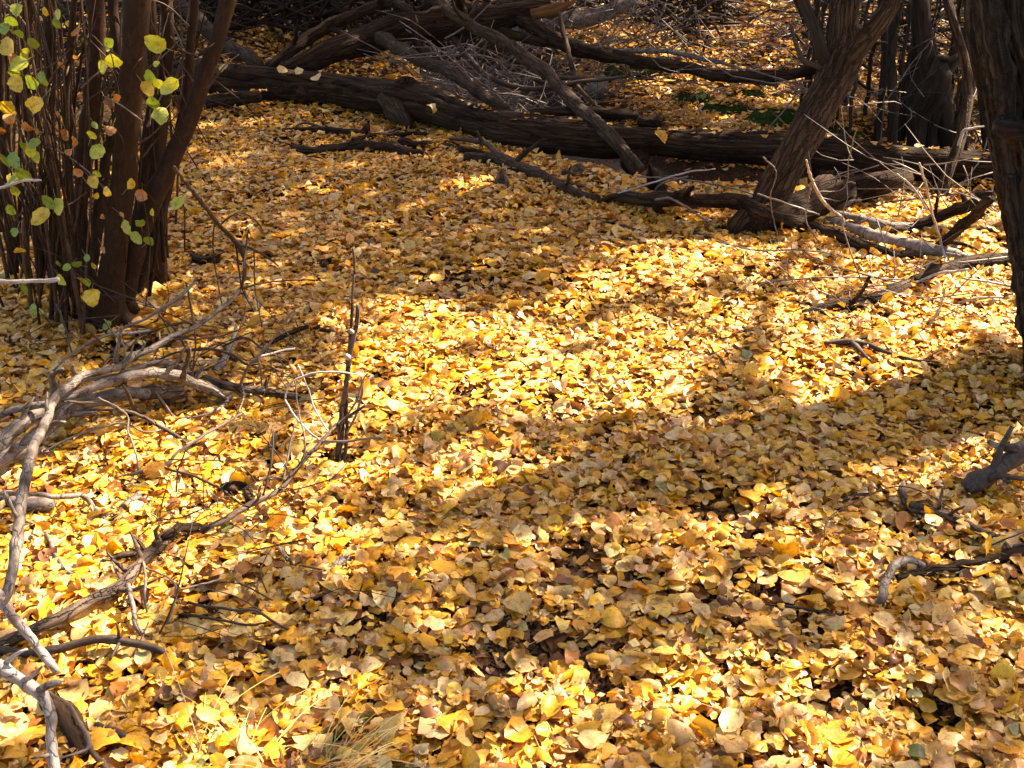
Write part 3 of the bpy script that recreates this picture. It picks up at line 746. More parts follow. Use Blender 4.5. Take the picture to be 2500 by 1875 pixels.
branch('fallen_branch', 'thin bent grey stick lying over the short grey log', 'branch', 'grey', [(-10, 1204, 5.3, .1), (70, 1206, 6.2, .1), (152, 1213, 6.2, .08), (202, 1208, 7.0, .06), (228, 1238, 6.2, .03), (255, 1270, 5.3)],
       kids=[('twig', 'grey', [(250, 1264, 5.3), (278, 1254, 3.5), (302, 1270, 2.6)], {})])
branch('stick', 'cut short grey stub of branch lying in sunlit leaves at left', 'stick', 'grey', [(300, 1238, 8.8), (322, 1222, 8.8), (346, 1206, 7.9)], caps=(.05, .3), sides=14)
branch('fallen_branch', 'peeling brown branch running up right across the sunny lower left', 'branch', 'brown',
       [(-40, 1590, 13.2), (0, 1574, 14.1), (69, 1543, 15.0, .05), (139, 1511, 15.0, .06), (208, 1473, 14.1, .07), (277, 1439, 15.0, .07), (322, 1404, 14.1, .07), (347, 1369, 13.2, .06), (381, 1338, 14.1, .05), (410, 1310, 19.4, .03), (445, 1290, 13.2, .03)], sides=18, rough=.1, ridges=(.02, 4, 9),
       kids=[('twig', 'grey', [(312, 1430, 7.9, .07), (322, 1470, 6.2, .07), (336, 1535, 7.0, .04), (364, 1562, 6.2, .02), (376, 1590, 5.3)], {}),
             ('twig', 'twig', [(350, 1372, 3.5, .07), (356, 1420, 3.5, .1), (352, 1460, 3.5, .08), (362, 1505, 2.6, .03)], {}),
             ('twig', 'twig', [(350, 1384, 2.6, .07), (410, 1410, 2.6, .1), (432, 1440, 2.6, .09), (420, 1490, 2.6, .06), (400, 1540, 2.6, .02)], {}),
             ('twig', 'twig', [(440, 1440, 2.6, .05), (520, 1420, 3.5, .04), (600, 1404, 2.6, .02)], {}),
             ('bark_flake', 'log', [(402, 1312, 9, .06), (425, 1294, 11, .06), (455, 1288, 10, .05), (495, 1290, 5, .03)], dict(rough=.3, sides=12, rag=.03)),
             ('bark_flake', 'brown', [(378, 1326, 6, .07), (405, 1318, 8, .05), (436, 1318, 8, .02), (466, 1308, 4, .02)], dict(rough=.3, sides=10, rag=.02)),
             ('splinter', 'twig_dark', [(385, 1320, 5.3, .07), (380, 1296, 4.4, .1), (390, 1282, 2.6, .11)], {})], stubs=6)
branch('fallen_branch', 'long thin pale branch reaching right towards the upright stems', 'branch', 'brown',
       [(490, 1300, 7.0, .03), (520, 1282, 7.9, .05), (601, 1238, 7.9, .07), (680, 1196, 7.0, .09), (735, 1134, 5.3, .13), (782, 1079, 5.3, .17), (837, 1028, 4.4, .2), (892, 989, 3.5, .24)], sides=10,
       kids=[('twig', 'twig', [(782, 1079, 3.5, .17), (820, 1078, 3.5, .17), (853, 1076, 3.5, .17), (927, 1067, 2.6, .17)], {}),
             ('twig', 'twig_pale', [(782, 1076, 2.6, .17), (740, 1040, 2.6, .2), (704, 992, 2.6, .25), (697, 965, 2.6, .27), (710, 935, 2.6, .3), (760, 912, 2.6, .32), (820, 908, 2.6, .32), (880, 915, 1.8, .3)], {}),
             ('twig', 'twig', [(735, 1134, 2.6, .13), (745, 1080, 2.6, .19), (728, 1000, 1.8, .26), (720, 930, 1.8, .33)], {}),
             ('twig', 'twig', [(690, 1185, 2.6, .09), (705, 1100, 2.6, .16), (720, 1030, 1.8, .22)], {}),
             ('twig', 'twig_dark', [(640, 1218, 2.6, .08), (662, 1130, 2.6, .16), (668, 1050, 1.8, .22)], {}),
             ('twig', 'twig_pale', [(800, 1050, 2.6, .19), (770, 1000, 2.6, .22), (745, 930, 1.8, .3), (727, 890, 1.8, .34)], {}),
             ('twig', 'twig', [(837, 1028, 2.6, .2), (870, 980, 2.6, .26), (885, 930, 1.8, .32), (898, 912, 1.8, .35)], {})], stubs=4)
branch('fallen_branch', 'fine forked twig lying over the leaves right of the pile', 'branch', 'twig', [(282, 1165, 3.5, .03), (345, 1152, 4.4, .05), (398, 1140, 4.4, .06), (440, 1100, 3.5, .08), (520, 1050, 3.5, .1), (590, 1010, 2.6, .12)],
       kids=[('twig', 'twig_dark', [(398, 1141, 3.5, .06), (480, 1165, 3.5, .05), (540, 1195, 3.5, .04), (600, 1240, 2.6, .03), (640, 1265, 2.6, .02)], {}),
             ('twig', 'twig', [(338, 1150, 2.6, .05), (330, 1100, 2.6, .1), (312, 1050, 2.6, .12), (308, 1010, 2.6, .14), (240, 970, 1.8, .2)], {}),
             ('twig', 'twig', [(105, 1103, 2.6, .06), (180, 1065, 2.6, .08), (260, 1040, 2.6, .08), (310, 1035, 2.6, .09), (358, 1056, 2.6, .08), (420, 1040, 1.8, .08)], {})])
branch('fallen_branch', 'brown cluster of thin twigs ending near the broken branch at left', 'branch', 'brown', [(150, 980, 2.6, .2), (240, 985, 3.5, .16), (330, 1010, 4.4, .12), (400, 1046, 5.3, .08), (470, 1088, 4.4, .03)],
       kids=[('twig', 'twig_dark', [(300, 940, 3.5, .2), (318, 975, 4.4, .14), (330, 1000, 5.3, .08), (345, 1016, 3.5, .04)], {}), ('twig', 'twig', [(380, 955, 2.6, .13), (400, 985, 3.5, .09), (430, 1028, 2.6, .03)], {})])
branch('fallen_branch', 'dark grey curved branch in shade below the peeling brown branch', 'branch', 'twig_dark', [(-30, 1588, 10.6), (50, 1592, 10.6), (104, 1592, 10.6, .04), (173, 1577, 10.6, .05), (243, 1560, 10.6, .06), (295, 1563, 10.6, .06), (364, 1578, 9.7, .05), (416, 1605, 7.0, .03), (460, 1630, 5.3)], sides=14, stubs=3)
branch('fallen_branch', 'short thick pale branch tip slanting down at the left edge', 'branch', 'pale', [(-30, 1425, 11.4, .2), (0, 1462, 11.4, .2), (28, 1501, 11.4, .19), (69, 1550, 10.6, .17), (104, 1595, 10.6, .15), (140, 1640, 9.7, .12)], sides=16, caps=(.3, .05), stubs=3)
branch('fallen_branch', 'pale lit branch bending down to the bottom edge at left', 'branch', 'pale', [(-30, 1600, 15.0, .22), (0, 1630, 15.0, .22), (52, 1664, 15.0, .22), (87, 1688, 15.0, .21), (114, 1716, 13.2, .2), (126, 1751, 12.3, .19), (128, 1803, 12.3, .17), (134, 1880, 12.3, .14), (140, 1960, 10.6, .1)], sides=16,
       kids=[('broken_stub', 'grey', [(94, 1688, 9.7, .22), (118, 1672, 7.9, .23), (145, 1666, 7.0, .24)], dict(caps=(.3, .05))),
             ('twig', 'twig', [(120, 1690, 4.4, .2), (165, 1720, 5.3, .14), (190, 1755, 5.3, .1), (215, 1800, 5.3, .07), (210, 1830, 4.4, .05), (150, 1850, 2.6, .06)], {})], stubs=3)
branch('rotten_wood', 'chunk of dark rotten wood at the lower left corner', 'wood', 'log', [(90, 1690, 21.1, .02), (140, 1735, 26.4), (180, 1785, 26.4), (205, 1835, 19.4)], sides=18, rough=.2, ridges=(.05, 4, 9))
branch('stick', 'dark stick poking right from the rotten wood chunk', 'stick', 'twig_dark', [(235, 1775, 11.4), (280, 1790, 8.8), (328, 1812, 6.2)])
branch('stick', 'dark stick slanting off the bottom edge below the rotten chunk', 'stick', 'twig_dark', [(205, 1810, 8.8), (235, 1845, 8.8), (275, 1900, 7.9)])
branch('stick', 'brown straight stick behind the peeling branch in sunny leaves', 'stick', 'brown', [(245, 1372, 5.3), (285, 1360, 7.0), (332, 1350, 6.2)])
branch('stick', 'thin wavy twig left of the peeling branch in sunny leaves', 'stick', 'twig', [(112, 1300, 5.3), (128, 1335, 5.3), (150, 1380, 5.3), (190, 1410, 5.3), (245, 1436, 4.4)])
branch('stick', 'thick dark grey stick poking from the litter right of the brown branch', 'stick', 'grey', [(662, 1308, 5.3, .04), (690, 1350, 7.0, .03), (715, 1385, 7.0, .02), (738, 1425, 6.2), (765, 1460, 5.3)], sides=10)
branch('stick', 'cracked grey stub pointing up in sunny leaves at centre left', 'stick', 'grey', [(800, 1398, 8.8), (830, 1375, 9.7, .03), (856, 1356, 8.8, .04)], caps=(.3, .1))
branch('stick', 'dark dead root in a litter gap at lower left', 'stick', 'twig_dark', [(598, 1530, 5.3, .03), (612, 1556, 7.9, .02), (640, 1590, 7.9, .01), (670, 1620, 5.3)],
       kids=[('twig', 'twig_dark', [(460, 1470, 3.5, .05), (500, 1480, 3.5, .06), (590, 1490, 3.5, .07), (625, 1490, 3.5, .07), (690, 1530, 3.5, .05), (765, 1560, 2.6, .03), (860, 1600, 1.8, .02)], {}),
             ('twig', 'twig_dark', [(420, 1495, 3.5, .03), (520, 1510, 3.5, .05), (600, 1525, 3.5, .06), (650, 1520, 2.6, .05)], {})])
branch('stick', 'dark bark flake and splinters beside the thin pale branch', 'stick', 'log', [(540, 1210, 10.6, .02), (565, 1190, 17.6, .03), (600, 1200, 15.8, .02), (620, 1225, 7.0)], rough=.3, sides=12)
branch('stick', 'short grey stick standing in leaves left of the upright stems', 'stick', 'grey', [(660, 1105, 6.2, .02), (667, 1080, 7.0, .05), (670, 1062, 5.3, .08)])
branch('stick', 'mottled pale stick lying below the shrub at left', 'stick', 'birch', [(520, 915, 7.0, .02), (545, 880, 7.9, .05), (570, 830, 6.2, .08), (577, 795, 3.5, .1)], sides=10)
branch('twig', 'bleached white twig end jutting in at the left edge, lower one', 'twig', 'twig_pale', [(-30, 684, 5.3, .45), (40, 687, 5.3, .46), (100, 687, 5.3, .46), (143, 682, 5.3, .47)])
branch('twig', 'bleached white twig end jutting in at the left edge, upper one', 'twig', 'twig_pale', [(-30, 472, 3.5, .62), (38, 447, 3.5, .65), (60, 441, 3.5, .66), (101, 440, 2.6, .66)])
branch('twig', 'pale thin twig slanting up right below the shrub base', 'twig', 'twig', [(130, 905, 2.6, .1), (196, 849, 3.5, .14), (285, 808, 3.5, .17), (364, 773, 3.5, .2), (443, 720, 4.4, .25), (478, 688, 3.5, .28)])
branch('twig', 'pale broken twig beside the sweeping branch at the shrub foot', 'twig', 'twig_pale', [(285, 815, 2.6, .14), (330, 812, 3.5, .15), (366, 806, 2.6, .16)])
branch('twig', 'white broken branch stub standing in the pile at left', 'twig', 'grey', [(135, 965, 9.7, .14), (128, 930, 8.8, .2), (132, 915, 5.3, .23), (155, 900, 3.5, .25)])
branch('fallen_branch', 'dark bare shoot arching right from the shrub over the leaves', 'branch', 'twig_dark',
       [(425, 408, 4.4, .85), (475, 473, 5.3, .66), (538, 552, 5.3, .42), (579, 596, 6.2, .3), (600, 650, 3.5, .2), (590, 700, 2.6, .14)],
       kids=[('twig', 'twig_dark', [(535, 550, 2.6, .42), (580, 520, 1.8, .46), (620, 535, 1.8, .42), (642, 562, 1.8, .36)], {}),
             ('twig', 'twig_dark', [(579, 597, 3.5, .3), (612, 606, 3.5, .27), (655, 630, 2.6, .2), (680, 650, 1.8, .15)], {}),
             ('twig', 'twig_dark', [(575, 592, 2.6, .3), (590, 700, 1.8, .12), (620, 760, 1.8, .05)], {}),
             ('twig', 'twig_dark', [(525, 540, 1.8, .44), (520, 590, 1.8, .3), (525, 650, 1.8, .16), (545, 760, 1.8, .03)], {})])
for k, (pp, lb) in enumerate([
        ([(380, 880, 2.6, .1), (440, 860, 2.6, .15), (520, 855, 3.5, .16), (570, 868, 3.5, .14), (600, 888, 3.5, .1), (640, 890, 1.8, .1)], 'dark wiry twig in front of the mottled pale stick'),
        ([(545, 845, 2.6, .14), (600, 825, 2.6, .18), (640, 850, 2.6, .16), (700, 880, 1.8, .1)], 'dark wiry twig slanting right of the mottled pale stick'),
        ([(455, 690, 2.6, .25), (470, 760, 2.6, .18), (478, 830, 2.6, .12), (470, 900, 2.6, .08)], 'thin dark twig hanging beside the pale thin twig'),
        ([(620, 610, 1.8, .3), (622, 700, 1.8, .16), (640, 800, 1.8, .04)], 'fine dark twig standing alone right of the shrub'),
        ([(390, 770, 2.6, .2), (430, 810, 2.6, .17), (460, 870, 2.6, .12), (470, 930, 2.6, .1), (480, 960, 1.8, .08)], 'thin brown twig curving down over the pile'),
        ([(138, 740, 2.6, .2), (160, 800, 2.6, .15), (172, 850, 2.6, .12), (180, 868, 1.8, .1)], 'thin dark twig at the foot of the left shrub')]):
    branch('twig', lb, 'twig', 'twig_dark', pp, rough=.05, wob=.0015)

# --- upright cut stems in the middle
b0, _ = on_ground(822, 1150)
up = empty('cut_sapling', b0, 'bare upright cut stems rising from the leaves left of centre', 'sapling')
yb = float(b0[1])
for nm, mt, kp, kw in [('stem', 'brown', [(820, 1165, 6.5, Y, yb), (826, 1080, 6, Y, yb), (840, 970, 6, Y, yb + .01), (854, 872, 6, Y, yb + .02), (868, 808, 6, Y, yb + .03), (871, 780, 5.5, Y, yb + .03), (874, 745, 5.5, Y, yb + .03)], dict(sides=10, rough=.07, caps=(.3, .1))),
                       ('stem', 'brown', [(828, 1140, 4, Y, yb + .02), (842, 1000, 4, Y, yb + .02), (853, 860, 4, Y, yb + .03), (858, 780, 4, Y, yb + .04), (862, 700, 3, Y, yb + .05), (865, 650, 3, Y, yb + .06), (862, 606, 3, Y, yb + .06)], dict(sides=7)),
                       ('stem', 'twig_dark', [(830, 1160, 6, Y, yb - .01), (843, 1110, 5, Y, yb), (846, 1040, 4, Y, yb + .01), (848, 975, 3, Y, yb + .02)], dict(sides=7)),
                       ('side_shoot', 'twig', [(846, 1060, 3, Y, yb), (870, 1010, 3, Y, yb), (883, 960, 3, Y, yb), (882, 920, 2, Y, yb)], {}),
                       ('nub', 'twig_pale', [(850, 875, 6, Y, yb + .01), (846, 868, 4, Y, yb - .01)], {}),
                       ('nub', 'twig_pale', [(860, 812, 5, Y, yb + .02), (855, 806, 3, Y, yb + .0)], {}),
                       ('root_collar', 'log', [(822, 1180, 11, Y, yb - .02), (826, 1155, 9, Y, yb), (828, 1130, 5, Y, yb)], dict(rough=.3, sides=10))]:
    make_tube(kp, kw).build(nm, M[mt], up)
#@@PART3
# ------------------------------------------------------------------ living trees and shrubs
CANOPY = []      # (empty, x, y, crown centre) trees that share the leaves overhead


def parts_tree(name, base, label, cat, items, group=None):
    e = empty(name, base, label, cat, group)
    for nm, mt, kp, kw in items:
        make_tube(kp, kw).build(nm, M[mt], e)
    return e


def wt(P, r):      # world-space point for make_tube-free tubes
    return np.array(P, float), r


def world_tube(mb, pts, rad, **kw):
    SEED[0] += 1
    return mb.tube(pts, rad, seed=SEED[0], **kw)


# --- leaning tree
lb_, _ = on_ground(1812, 566)
yl = float(lb_[1])
lean = parts_tree('leaning_tree', lb_, 'brown leaning tree trunk forking into three limbs in front of the log', 'tree', [
    ('trunk', 'lean', [(1840, 575, 40, Y, yl - .03), (1852, 532, 40, Y, yl), (1892, 464, 42, Y, yl + .05), (1934, 385, 41, Y, yl + .1), (1987, 285, 43, Y, yl + .2), (2046, 183, 43, Y, yl + .3), (2066, 120, 40, Y, yl + .36), (2066, 60, 30, Y, yl + .4), (2070, -20, 28, Y, yl + .45), (2078, -200, 26, Y, yl + .55), (2090, -520, 22, Y, yl + .7)],
     dict(sides=64, step=.03, rough=.05, ridges=(.022, 9, 23), gn=0)),
    ('limb', 'lean', [(2056, 160, 26, Y, yl + .3), (2100, 110, 25, Y, yl + .32), (2149, 49, 23, Y, yl + .36), (2182, -10, 22, Y, yl + .4), (2240, -160, 20, Y, yl + .5), (2320, -480, 16, Y, yl + .9)], dict(sides=20, rough=.06, ridges=(.015, 5, 9))),
    ('limb', 'far', [(2040, 170, 18, Y, yl + .32), (2012, 130, 15, Y, yl + .34), (1990, 73, 14, Y, yl + .36), (1966, 24, 13, Y, yl + .4), (1950, -20, 13, Y, yl + .42), (1900, -260, 10, Y, yl + .5)], dict(sides=14)),
    ('twig', 'twig_dark', [(2050, 190, 8, Y, yl + .3), (1990, 160, 7, Y, yl + .32), (1955, 140, 6, Y, yl + .34), (1930, 60, 4, Y, yl + .36)], {}),
    ('root', 'lean', [(1838, 512, 30, Y, yl), (1812, 545, 24, Y, yl - .03), (1785, 572, 12, Y, yl - .06)], dict(sides=18, rough=.12)),
    ('root', 'lean', [(1850, 520, 42, Y, yl), (1868, 560, 34, Y, yl - .05), (1890, 590, 14, Y, yl - .1)], dict(sides=18, rough=.12))])
# --- big furrowed trunk at the right edge
bb_, _ = on_ground(2640, 925)
yr = float(bb_[1])
big = parts_tree('old_tree', bb_, 'massive furrowed grey brown trunk cut off by the right edge', 'tree', [
    ('trunk', 'old', [(2722, 1030, 175, Y, yr), (2682, 930, 148, Y, yr), (2650, 800, 138, Y, yr + .02), (2630, 700, 134, Y, yr + .03), (2606, 560, 136, Y, yr + .04), (2590, 450, 140, Y, yr + .05), (2572, 300, 140, Y, yr + .06), (2550, 150, 140, Y, yr + .07), (2512, 0, 138, Y, yr + .08), (2545, -200, 128, Y, yr + .1), (2690, -600, 112, Y, yr + .2)],
     dict(sides=150, step=.016, rough=.03, ridges=(.034, 9, 34), gn=0)),
    ('bark_strip', 'old', [(2496, 610, 24, Y, yr - .06), (2508, 700, 26, Y, yr - .08), (2516, 800, 24, Y, yr - .1), (2516, 860, 18, Y, yr - .1), (2512, 905, 8, Y, yr - .1)], dict(sides=14, rough=.2, ridges=(.06, 4, 9))),
    ('bark_strip', 'old', [(2466, 430, 18, Y, yr - .04), (2478, 520, 20, Y, yr - .06), (2492, 620, 20, Y, yr - .07), (2498, 740, 16, Y, yr - .08), (2494, 790, 6, Y, yr - .08)], dict(sides=14, rough=.2, ridges=(.06, 4, 9))),
    ('bark_strip', 'old', [(2417, -20, 22, Y, yr - .02), (2438, 120, 24, Y, yr - .04), (2454, 250, 22, Y, yr - .06), (2466, 310, 14, Y, yr - .07)], dict(sides=14, rough=.15, ridges=(.06, 4, 9))),
    ('burl', 'old', [(2458, 312, 26, Y, yr - .03), (2496, 325, 34, Y, yr - .1), (2546, 318, 30, Y, yr - .14)], dict(sides=16, rough=.25)),
    ('bark_strip', 'old', [(2514, 330, 20, Y, yr - .13), (2526, 420, 26, Y, yr - .15), (2531, 520, 22, Y, yr - .15), (2538, 640, 14, Y, yr - .15)], dict(sides=14, rough=.2, ridges=(.06, 4, 9)))])
# --- clump of dark trees behind the log at right
cb_, _ = on_ground(2258, 352)
yc = 6.75
clump = parts_tree('tree_clump', (cb_[0], yc, float(terr(cb_[0], yc))), 'dark clump of fused crooked trunks behind the log beside the big trunk', 'tree', [
    ('trunk', 'far', [(2236, 372, 20, Y, yc - .05), (2240, 300, 26, Y, yc), (2262, 230, 44, Y, yc), (2280, 180, 44, Y, yc + .02), (2262, 130, 28, Y, yc), (2250, 70, 22, Y, yc), (2243, 0, 22, Y, yc), (2236, -120, 20, Y, yc + .1), (2225, -400, 15, Y, yc + .2)], dict(sides=26, rough=.07, ridges=(.02, 5, 11))),
    ('trunk', 'far', [(2320, 372, 22, Y, yc), (2306, 290, 22, Y, yc), (2296, 220, 26, Y, yc), (2300, 180, 20, Y, yc), (2340, 130, 17, Y, yc + .05), (2372, 70, 14, Y, yc + .1), (2390, 0, 12, Y, yc + .1)], dict(sides=16)),
    ('trunk', 'far', [(2272, 372, 14, Y, yc - .05), (2276, 320, 15, Y, yc), (2284, 250, 20, Y, yc), (2286, 210, 26, Y, yc)], dict(sides=14)),
    ('trunk', 'far', [(2195, 340, 14, Y, yc + .1), (2215, 260, 15, Y, yc + .1), (2232, 150, 16, Y, yc + .1), (2250, 60, 14, Y, yc + .1), (2262, -40, 13, Y, yc + .15)], dict(sides=14)),
    ('branch', 'far', [(2268, 188, 8, Y, yc - .1), (2290, 143, 7, Y, yc - .1), (2320, 145, 6, Y, yc - .05), (2342, 130, 6, Y, yc)], {}),
    ('branch', 'far', [(2250, 160, 6, Y, yc - .1), (2268, 122, 5, Y, yc - .12), (2273, 100, 4, Y, yc - .12)], {})])
cst, _ = on_ground(2290, 488)
yy = float(cst[1])
parts_tree('sapling', cst, 'brown curved sapling stem crossing in front of the dark clump', 'sapling', [
    ('stem', 'lean', [(2288, 492, 14, Y, yy), (2312, 420, 13, Y, yy + .05), (2344, 340, 13, Y, yy + .15), (2364, 250, 13, Y, yy + .25), (2360, 180, 12, Y, yy + .35), (2336, 90, 11, Y, yy + .42), (2312, 0, 10, Y, yy + .5), (2290, -100, 9, Y, yy + .6)], dict(sides=12)),
    ('twig', 'twig_pale', [(2338, 360, 4, Y, yy + .1), (2352, 320, 4, Y, yy + .1), (2380, 312, 3, Y, yy + .1), (2410, 308, 2, Y, yy + .1)], {})])
for k, (kp, lb) in enumerate([
        ([(2178, 330, 12, Y, 6.6), (2180, 250, 12, Y, 6.6), (2176, 150, 11, Y, 6.65), (2182, 50, 11, Y, 6.65), (2186, -40, 10, Y, 6.7)], 'straight dark trunk between the leaning tree and the dark clump'),
        ([(2078, 335, 15, Y, 7.3), (2068, 260, 14, Y, 7.4), (2058, 200, 13, Y, 7.5), (2058, 120, 12, Y, 7.6)], 'short dark trunk half hidden behind the leaning tree'),
        ([(2140, 335, 9, Y, 7.0), (2152, 240, 9, Y, 7.0), (2160, 120, 9, Y, 7.1), (2150, 0, 8, Y, 7.2), (2140, -50, 8, Y, 7.2)], 'slim dark trunk just right of the leaning tree'),
        ([(2345, 375, 16, Y, 6.5), (2350, 300, 16, Y, 6.5), (2362, 220, 15, Y, 6.55), (2372, 120, 12, Y, 6.6), (2390, -20, 10, Y, 6.7)], 'dark trunk hard against the left edge of the big trunk'),
        ([(2420, 390, 20, Y, 6.3), (2410, 280, 18, Y, 6.3), (2400, 150, 16, Y, 6.4), (2400, 0, 15, Y, 6.5)], 'dark trunk mostly hidden by the big trunk'),
        ([(735, 85, 22, Y, 9.6), (738, 50, 18, Y, 9.6), (728, 0, 17, Y, 9.65), (720, -60, 15, Y, 9.7)], 'lichen grey trunk far behind the long log at the top'),
        ([(520, 70, 20, Y, 9.9), (530, 30, 18, Y, 9.9), (545, -20, 17, Y, 10.0)], 'dark trunk at the top behind the right stem of the shrub'),
        ([(860, 60, 14, Y, 10.0), (880, 20, 13, Y, 10.0), (890, -30, 12, Y, 10.1)], 'dark trunk at the top behind the bent pole')]):
    q = pt(kp[0])[0]
    e = empty('tree', (q[0], q[1], float(terr(q[0], q[1]))), lb, 'tree', 'dark trees behind the long log')
    q0 = kp[0]
    mb = MB()
    P = [pt(p) for p in kp]
    low = np.array([P[0][0][0], P[0][0][1], float(terr(P[0][0][0], P[0][0][1])) - .05])
    pts_ = [low] + [a for a, r in P]; rr_ = [P[0][1] * 1.2] + [r for a, r in P]
    top = pts_[-1] + (pts_[-1] - pts_[-2]) / np.linalg.norm(pts_[-1] - pts_[-2]) * 1.8
    pts_.append(top); rr_.append(rr_[-1] * .6)
    world_tube(mb, pts_, rr_, sides=14, rough=.06)
    mb.build('trunk', M['far'], e)
    mb = MB()
    for _ in range(5):
        a = pts_[-1] + (pts_[-2] - pts_[-1]) * random.random()
        d = np.array([random.uniform(-1, 1), random.uniform(-1, 1), random.uniform(.2, 1)])
        world_tube(mb, [a, a + d * .5, a + d * .9 + [0, 0, .2]], [.012, .008, .003], sides=5)
    mb.build('crown', M['twig_dark'], e)

# --- many-stemmed shrub at the left
sb, _ = on_ground(262, 800)
ys_ = float(sb[1])
shrub = empty('shrub', sb, 'dark many stemmed shrub with green and yellow leaves at the left', 'shrub')
big_stems = [
    [(262, 812, 38, Y, ys_), (272, 690, 32, Y, ys_), (286, 560, 29, Y, ys_), (302, 400, 28, Y, ys_), (318, 260, 29, Y, ys_), (330, 120, 31, Y, ys_), (340, 0, 33, Y, ys_), (346, -200, 32, Y, ys_ - .02), (352, -500, 30, Y, ys_)],
    [(232, 770, 16, Y, ys_ + .15), (196, 560, 15, Y, ys_ + .2), (206, 400, 18, Y, ys_ + .2), (222, 260, 20, Y, ys_ + .2), (232, 130, 20, Y, ys_ + .2), (232, 0, 20, Y, ys_ + .2), (228, -250, 18, Y, ys_ + .2)],
    [(300, 740, 26, Y, ys_ + .08), (338, 580, 25, Y, ys_ + .1), (382, 470, 24, Y, ys_ + .12), (430, 360, 22, Y, ys_ + .15), (474, 262, 20, Y, ys_ + .17), (505, 170, 19, Y, ys_ + .18), (535, 85, 19, Y, ys_ + .19), (556, 0, 19, Y, ys_ + .2), (600, -200, 17, Y, ys_ + .2)],
    [(305, 760, 18, Y, ys_ + .3), (350, 560, 17, Y, ys_ + .35), (385, 400, 17, Y, ys_ + .35), (400, 220, 16, Y, ys_ + .4), (408, 90, 15, Y, ys_ + .4), (404, 0, 15, Y, ys_ + .4), (400, -150, 14, Y, ys_ + .4)],
    [(330, 740, 13, Y, ys_ + .3), (420, 420, 12, Y, ys_ + .4), (452, 250, 12, Y, ys_ + .4), (466, 120, 11, Y, ys_ + .4), (478, 0, 10, Y, ys_ + .4), (486, -100, 9, Y, ys_ + .4)],
    [(215, 760, 12, Y, ys_ + .1), (262, 370, 13, Y, ys_ + .3), (290, 310, 14, Y, ys_ + .3), (292, 150, 13, Y, ys_ + .35), (275, 0, 12, Y, ys_ + .4), (270, -100, 12, Y, ys_ + .4)],
    [(150, 770, 15, Y, ys_ + .3), (130, 500, 14, Y, ys_ + .4), (122, 250, 14, Y, ys_ + .4), (118, 0, 13, Y, ys_ + .4), (112, -150, 12, Y, ys_ + .4)],
    [(110, 760, 12, Y, ys_ + .4), (80, 500, 12, Y, ys_ + .5), (60, 250, 12, Y, ys_ + .5), (62, 60, 11, Y, ys_ + .5), (70, -100, 10, Y, ys_ + .5)],
    [(180, 770, 11, Y, ys_ + .2), (165, 560, 9, Y, ys_ + .3), (160, 300, 8, Y, ys_ + .3), (172, 100, 8, Y, ys_ + .3), (190, -60, 7, Y, ys_ + .3)],
    [(40, 780, 12, Y, ys_ + .5), (20, 500, 12, Y, ys_ + .6), (0, 200, 11, Y, ys_ + .6), (-10, -60, 10, Y, ys_ + .6)],
    [(310, 760, 14, Y, ys_ + .5), (340, 500, 13, Y, ys_ + .6), (372, 250, 12, Y, ys_ + .65), (375, 100, 12, Y, ys_ + .7), (368, -60, 11, Y, ys_ + .7)],
]
for kp in big_stems:
    make_tube(kp, dict(sides=18, rough=.04, step=.05)).build('stem', M['stem'], shrub)
for k in range(96):
    x0 = random.choice([random.uniform(20, 240), random.uniform(20, 400), random.uniform(60, 190)])
    y0 = random.uniform(720, 850) - 60 * abs(x0 - 200) / 200
    yv = float(on_ground(x0, y0)[0][1])
    if k >= 58:
        x0 = random.uniform(-20, 420); yv = ys_ + random.uniform(.3, 1.3); y0 = random.uniform(640, 760) - 120 * (yv - ys_)
    ln = random.uniform(-150, 110) + (x0 - 220) * .3
    top = random.choice([-60, -60, -60, random.uniform(0, 250), random.uniform(100, 450)])
    n = 5
    r0 = random.uniform(2.5, 6)
    kp = []
    wx = 0
    for q in range(n):
        u = q / (n - 1)
        wx += random.uniform(-26, 26)
        kp.append((x0 + ln * u + wx, y0 + (top - y0) * u, r0 * (1 - .55 * u), Y, yv + random.uniform(-.05, .05) * u))
    make_tube(kp, dict(sides=6, rough=.04, step=.06)).build('stem', M['thin_stem' if k % 2 else 'stem'], shrub)
for k in range(60):      # fine side twigs
    x0 = random.uniform(20, 520); y0 = random.uniform(20, 560)
    if x0 > 380 and y0 > 330: continue
    a = random.uniform(-2.6, -.5); l = random.uniform(60, 170); yv = ys_ + random.uniform(-.15, .35)
    kp = [(x0, y0, 2.6, Y, yv), (x0 + l * .5 * math.cos(a), y0 + l * .5 * math.sin(a) + random.uniform(-15, 15), 2, Y, yv + random.uniform(-.1, .1)), (x0 + l * math.cos(a), y0 + l * math.sin(a), 1.2, Y, yv + random.uniform(-.15, .15))]
    make_tube(kp, dict(sides=4, rough=.0)).build('twig', M['twig' if k % 5 == 0 else 'thin_stem'], shrub)
mb = MB()
for k in range(7):
    a = k / 7 * 6.28 + .3
    rr_ = random.uniform(.10, .17)
    world_tube(mb, [sb + [math.cos(a) * .03, .06 + math.sin(a) * .03, .16], sb + [math.cos(a) * .06, .06 + math.sin(a) * .06, .05], sb + [math.cos(a) * rr_, .06 + math.sin(a) * rr_, -.02]], [.022, .03, .02], sides=9, rough=.15)
mb.build('root_base', M['stem'], shrub)
# dark hollow stump inside the shrub foot
make_tube([(395, 700, 20, .0), (378, 640, 26, .12), (372, 590, 22, .22)], dict(sides=14, rough=.2)).build('old_stool', M['stem'], shrub)
